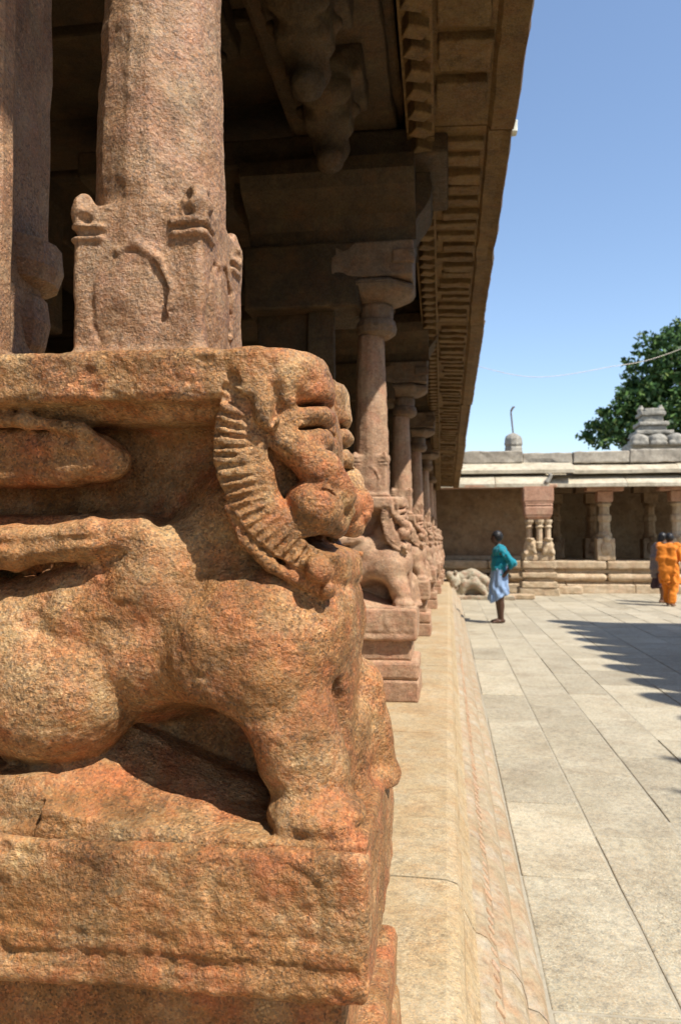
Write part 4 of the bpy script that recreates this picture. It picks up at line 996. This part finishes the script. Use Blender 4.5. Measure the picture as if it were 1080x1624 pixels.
# ================================================================== TREE behind the hall
def leaf_mat():
    m, n, l, b = nodes('leaves')
    oi = n.new('ShaderNodeNewGeometry'); r = ramp(n, [(0.0, (0.012, 0.035, 0.010)), (0.45, (0.035, 0.085, 0.018)), (0.8, (0.07, 0.13, 0.03)), (1.0, (0.13, 0.17, 0.045))])
    l.new(oi.outputs['Random Per Island'], r.inputs[0]); l.new(r.outputs[0], b.inputs['Base Color']); b.inputs['Roughness'].default_value = 0.6
    b.inputs['Specular IOR Level'].default_value = 0.25
    return m
M['leaf'] = leaf_mat()
dt = 34.0; tr0 = W(1120, 860, dt)
tree = empty('rain_tree', (tr0[0], dt, 0)); tag(tree, 'broad dark green tree rising behind the pillared hall roof', 'tree')
T0 = Vector((tr0[0], dt, 0))
rng = np.random.default_rng(12)
clumps = []                                   # (px,py,dd,r in m)
for px, py, r_ in ((1062, 560, 1.5), (1030, 590, 1.2), (1085, 600, 1.9), (1005, 640, 1.2), (1045, 650, 1.7), (975, 665, 1.05), (950, 690, .75), (990, 695, 1.1), (1035, 705, 1.4), (1110, 545, 1.9), (1100, 660, 2.0),
                   (1160, 590, 2.6), (1180, 680, 2.6), (1240, 600, 2.5), (1250, 690, 2.4), (1020, 620, .9), (1070, 620, 1.3), (1210, 540, 2.0)):
    clumps.append((np.array(W(px, py, dt + rng.uniform(-1.5, 1.5))), r_))
V = []; Q = []
for c, r_ in clumps:
    nsub = int(26 * r_ * r_) + 8
    for s in range(nsub):
        u = rng.normal(size=3); u /= np.linalg.norm(u); p = c + u * r_ * rng.uniform(.45, 1.0) * np.array((1.05, 1.05, .75)); sr_ = rng.uniform(.22, .45)
        for k in range(26):
            q = rng.normal(size=3); q /= np.linalg.norm(q); q = p + q * sr_ * rng.uniform(.3, 1.0) * np.array((1, 1, .6))
            a = rng.normal(size=3); a /= np.linalg.norm(a); b_ = np.cross(a, rng.normal(size=3)); b_ /= np.linalg.norm(b_); L = rng.uniform(.06, .16)
            i0 = len(V); V += [q - a * L, q + b_ * L * .5, q + a * L, q - b_ * L * .5]; Q.append((i0, i0 + 1, i0 + 2, i0 + 3))
me = bpy.data.meshes.new('crown'); me.from_pydata([tuple(Vector(v) - T0) for v in V], [], Q); link('crown', me, 'leaf', tree)
bm = bmesh.new()
top = Vector((0, 0, 5.0))
tube_bm([(0, 0, -.1), (.05, 0, 1.5), (-.1, .1, 3.2), top], [.55, .45, .38, .32], 10, bm)
for c, r_ in clumps:
    e = Vector(c) - T0; mid = top.lerp(e, .5) + Vector((0, 0, -.4)); tube_bm([top - Vector((0, 0, .3)), mid, e], [.16, .10, .03], 6, bm)
link('trunk', bm_mesh(bm, 'trunk'), 'bark', tree, smooth=True)

# ================================================================== PEOPLE
def person(loc, rz, H, skin, parts, pose, label, name='person'):
    """local axes: faces -x, left hand at -y; unit figure is 1.6 m tall"""
    s = H / 1.6; root = empty(name, loc, rz); root.scale = (s, s, s); tag(root, label, 'person')
    p = pose
    F = Field((-.50, -.50, -.02), (.50, .50, 1.66), .0085)
    hx = p.get('head', (-.03, 0, 1.49))
    F.ell(hx, (.092, .072, .112), .01)
    F.ell((hx[0] - .02, hx[1], hx[2] - .055), (.068, .056, .062), .02)
    F.ell((hx[0] - .095, hx[1], hx[2] - .02), (.018, .012, .022), .012)                # nose
    F.ell((hx[0] - .085, hx[1], hx[2] - .068), (.014, .022, .010), .006)               # lips
    for sy in (-1, 1):
        F.ell((hx[0] - .087, hx[1] + sy * .03, hx[2] + .012), (.012, .014, .008), .006, 's')
        F.ell((hx[0] + .015, hx[1] + sy * .073, hx[2] - .012), (.018, .010, .028), .006)
    F.cap((hx[0] + .015, hx[1], hx[2] - .07), (.0, 0, 1.31), .050, .058, .02)
    F.chain([(.0, 0, 1.24), (.0, 0, 1.10), (-.015, 0, .98), (.0, 0, .86)], [.105, .105, .098, .112], .04, sy=1.35)
    for sy in (-1, 1):
        F.ell((.0, sy * .155, 1.265), (.062, .068, .062), .04)
        sh = (.0, sy * .18, 1.265); el, wr = p['arm'][0 if sy < 0 else 1]
        F.chain([sh, el, wr], [.050, .040, .028], .02)
        wv = np.array(wr, float); dv = wv - np.array(el, float); dv /= np.linalg.norm(dv); sd = np.cross(dv, (0, 0, 1.0)); sd = sd / (np.linalg.norm(sd) + 1e-6)
        pc = wv + dv * .055
        F.cap(wv, pc, .030, .033, .012)
        for k, (o_, l_) in enumerate(((-.027, .060), (-.009, .070), (.009, .066), (.027, .052))):
            b0 = pc + sd * o_ + dv * .02; b1 = b0 + dv * l_ * .55; b2 = b1 + dv * l_ * .4 + np.array((0, 0, -.012)); F.chain([b0, b1, b2], [.0105, .010, .009], .003)
        F.chain([wv + dv * .02 + sd * -.02, wv + dv * .05 + sd * -.045, wv + dv * .085 + sd * -.05], [.012, .011, .009], .005)
        kn, an = p['leg'][0 if sy < 0 else 1]
        F.chain([(.0, sy * .085, .84), kn, an], [.092, .058, .036], .03)
        mid = (np.array(kn, float) * .62 + np.array(an, float) * .38) + np.array((.022, 0, 0)); F.ell(mid, (.042, .042, .11), .03)
        F.chain([np.array(an) + np.array((.03, 0, -.035)), np.array(an) + np.array((-.06, 0, -.045)), np.array(an) + np.array((-.145, 0, -.055))], [.034, .032, .022], .015, sy=1.15)
        for k in range(4): F.ell(np.array(an) + np.array((-.158 + .006 * abs(k - 1), (k - 1.5) * .018, -.060)), (.018, .0095, .011), .003)
    body = link('body', F.mesh('body'), skin, root)
    for nm, mat, fn in parts:
        G_ = Field((-.52, -.52, -.02), (.52, .52, 1.68), .011); fn(G_, p, hx); link(nm, G_.mesh(nm), mat, root)
    return root
def short_hair(F, p, h):
    F.ell((h[0] + .014, h[1], h[2] + .022), (.104, .090, .110), .01); F.rbox((h[0] - .3, -.2, h[2] - .3), (h[0] - .055, .2, h[2] + .035), .01, .02, 's'); F.rbox((h[0] - .3, -.2, h[2] - .3), (h[0] + .3, .2, h[2] - .062), .01, .02, 's')
    F.rough(.03, .006, 1)
def shirt(F, p, h):
    F.chain([(.0, 0, 1.26), (.005, 0, 1.12), (-.01, 0, .98), (.0, 0, .885)], [.117, .125, .125, .135], .04, sy=1.38)
    for sy in (-1, 1):
        el, wr = p['arm'][0 if sy < 0 else 1]; e = np.array(el, float); sh = np.array((.0, sy * .175, 1.268)); en = sh + (e - sh) * .98
        F.ell((.0, sy * .15, 1.272), (.076, .075, .066), .04); F.chain([sh, en], [.066, .058], .03)
        w2 = e + (np.array(wr) - e) * .30; F.cap(e, w2, .056, .05, .02)
    F.ell((h[0] + .015, h[1], 1.39), (.075, .07, .05), .01, 's'); F.rough(.07, .018, 2); F.rough(.04, .011, 5)
def lungi(F, p, h):
    def sk(x, y, z):
        t = np.clip((.98 - z) / .5, 0, 1); rx = .128 + .045 * t; ry = .175 + .02 * t; a = np.arctan2(y, x + .01 - .02 * t)
        r = np.sqrt(((x - .0 + .015 * t) / rx) ** 2 + (y / ry) ** 2); fold = .06 * np.sin(a * 7 + z * 9 + 2 * np.sin(z * 11)) * (.3 + t) + .035 * np.sin(a * 13 + 1 - z * 6) * (.3 + t)
        return np.maximum((r - 1 - fold) * rx, np.maximum(.45 + .09 * x / .2 + .02 * np.sin(a * 3) - z, z - 1.0))
    F.put(sk, (-.25, -.25, .40), (.25, .25, 1.0), .01)
    F.cap((.02, -.12, .97), (-.08, -.13, .95), .03, .03, .02)
def long_hair(F, p, h):
    short_hair(F, p, h); F.ell((h[0] + .06, h[1], h[2] - .03), (.06, .06, .06), .03); F.chain([(h[0] + .08, h[1], h[2] - .04), (h[0] + .13, h[1], h[2] - .16), (h[0] + .14, h[1] - .01, h[2] - .38)], [.05, .04, .022], .02)
def tunic(hem, flare):
    def fn(F, p, h):
        F.chain([(.0, 0, 1.26), (.005, 0, 1.10), (-.01, 0, .98)], [.122, .128, .118], .04, sy=1.36)
        for sy in (-1, 1):
            el, wr = p['arm'][0 if sy < 0 else 1]; sh = np.array((.0, sy * .175, 1.268)); e = np.array(el, float)
            F.ell((.0, sy * .15, 1.272), (.076, .075, .066), .04); F.chain([sh, e], [.064, .062], .03)
        def sk(x, y, z):
            t = np.clip((1.0 - z) / (1.0 - hem), 0, 1); rx = .125 + flare * t; ry = .175 + flare * .8 * t; a = np.arctan2(y, x)
            r = np.sqrt((x / rx) ** 2 + (y / ry) ** 2); fold = (.08 * np.sin(a * 7 + z * 8 + 2 * np.sin(z * 9)) + .05 * np.sin(a * 12 + 2 - z * 5)) * (t + .15)
            return np.maximum((r - 1 - fold) * rx, np.maximum(hem + .02 * np.sin(a * 3) - z, z - 1.02))
        F.put(sk, (-.35, -.35, hem - .04), (.35, .35, 1.02), .03)
        F.ell((h[0] + .0, h[1], 1.40), (.07, .065, .06), .01, 's'); F.rough(.07, .010, 2)
    return fn
def scarf(F, p, h):
    # shawl over both shoulders falling in folds down the back and side
    F.chain([(-.10, -.10, 1.22), (-.02, -.17, 1.33), (.09, -.14, 1.27), (.15, -.08, 1.05), (.17, -.05, .80), (.17, -.06, .60)], [.04, .05, .055, .06, .065, .05], .04, sy=1.9)
    F.chain([(-.08, .12, 1.20), (.0, .15, 1.33), (.10, .10, 1.25), (.15, .08, 1.00), (.15, .10, .72)], [.04, .05, .05, .055, .04], .04, sy=1.7)
    F.rough(.07, .016, 6)
def trousers(F, p, h):
    for sy in (-1, 1):
        kn, an = p['leg'][0 if sy < 0 else 1]; a = np.array(an, float)
        F.chain([(.0, sy * .085, .86), kn, a + np.array((.01, 0, .03))], [.115, .10, .075], .03)
    F.rough(.07, .02, 7)
man_at = G(792, 988)
person((man_at[0], man_at[1], 0.0), R(14), 1.58, 'skin_dark', [('shirt', 'teal', shirt), ('lungi', 'blue', lungi), ('hair', 'hair', short_hair)],
       {'head': (-.045, 0, 1.49), 'arm': [((.165, -.265, 1.04), (.075, -.19, .90)), ((.10, .28, 1.03), (.02, .20, .89))], 'leg': [((-.015, -.085, .45), (.015, -.075, .08)), ((.0, .085, .45), (.03, .085, .08))]},
       'man in teal shirt and folded pale blue waistcloth standing barefoot with hands on hips')
wm_at = G(1062, 961)
person((wm_at[0], wm_at[1], 0.0), R(-120), 1.60, 'skin', [('tunic', 'orange', tunic(.50, .06)), ('scarf', 'orange', scarf), ('trousers', 'orange', trousers), ('hair', 'hair', short_hair)],
       {'head': (-.06, 0, 1.47), 'arm': [((.03, -.23, 1.02), (-.10, -.24, .82)), ((.0, .25, 1.02), (-.08, .28, .80))], 'leg': [((-.07, -.085, .45), (-.14, -.08, .08)), ((.03, .085, .45), (.13, .085, .08))]},
       'woman in loose orange tunic, trousers and shawl walking past the hall plinth')
dk_at = G(1050, 956)
person((dk_at[0], dk_at[1], 0.0), R(-160), 1.60, 'skin', [('dress', 'darkcloth', tunic(.34, .10)), ('shawl', 'greycloth', scarf), ('hair', 'hair', long_hair)],
       {'head': (-.04, 0, 1.49), 'arm': [((.03, -.24, 1.02), (-.10, -.22, .82)), ((.02, .24, 1.02), (-.06, .24, .80))], 'leg': [((-.05, -.085, .45), (-.06, -.08, .08)), ((.02, .085, .45), (.08, .085, .08))]},
       'long-haired person in dark maroon dress and grey shawl beside the woman in orange')
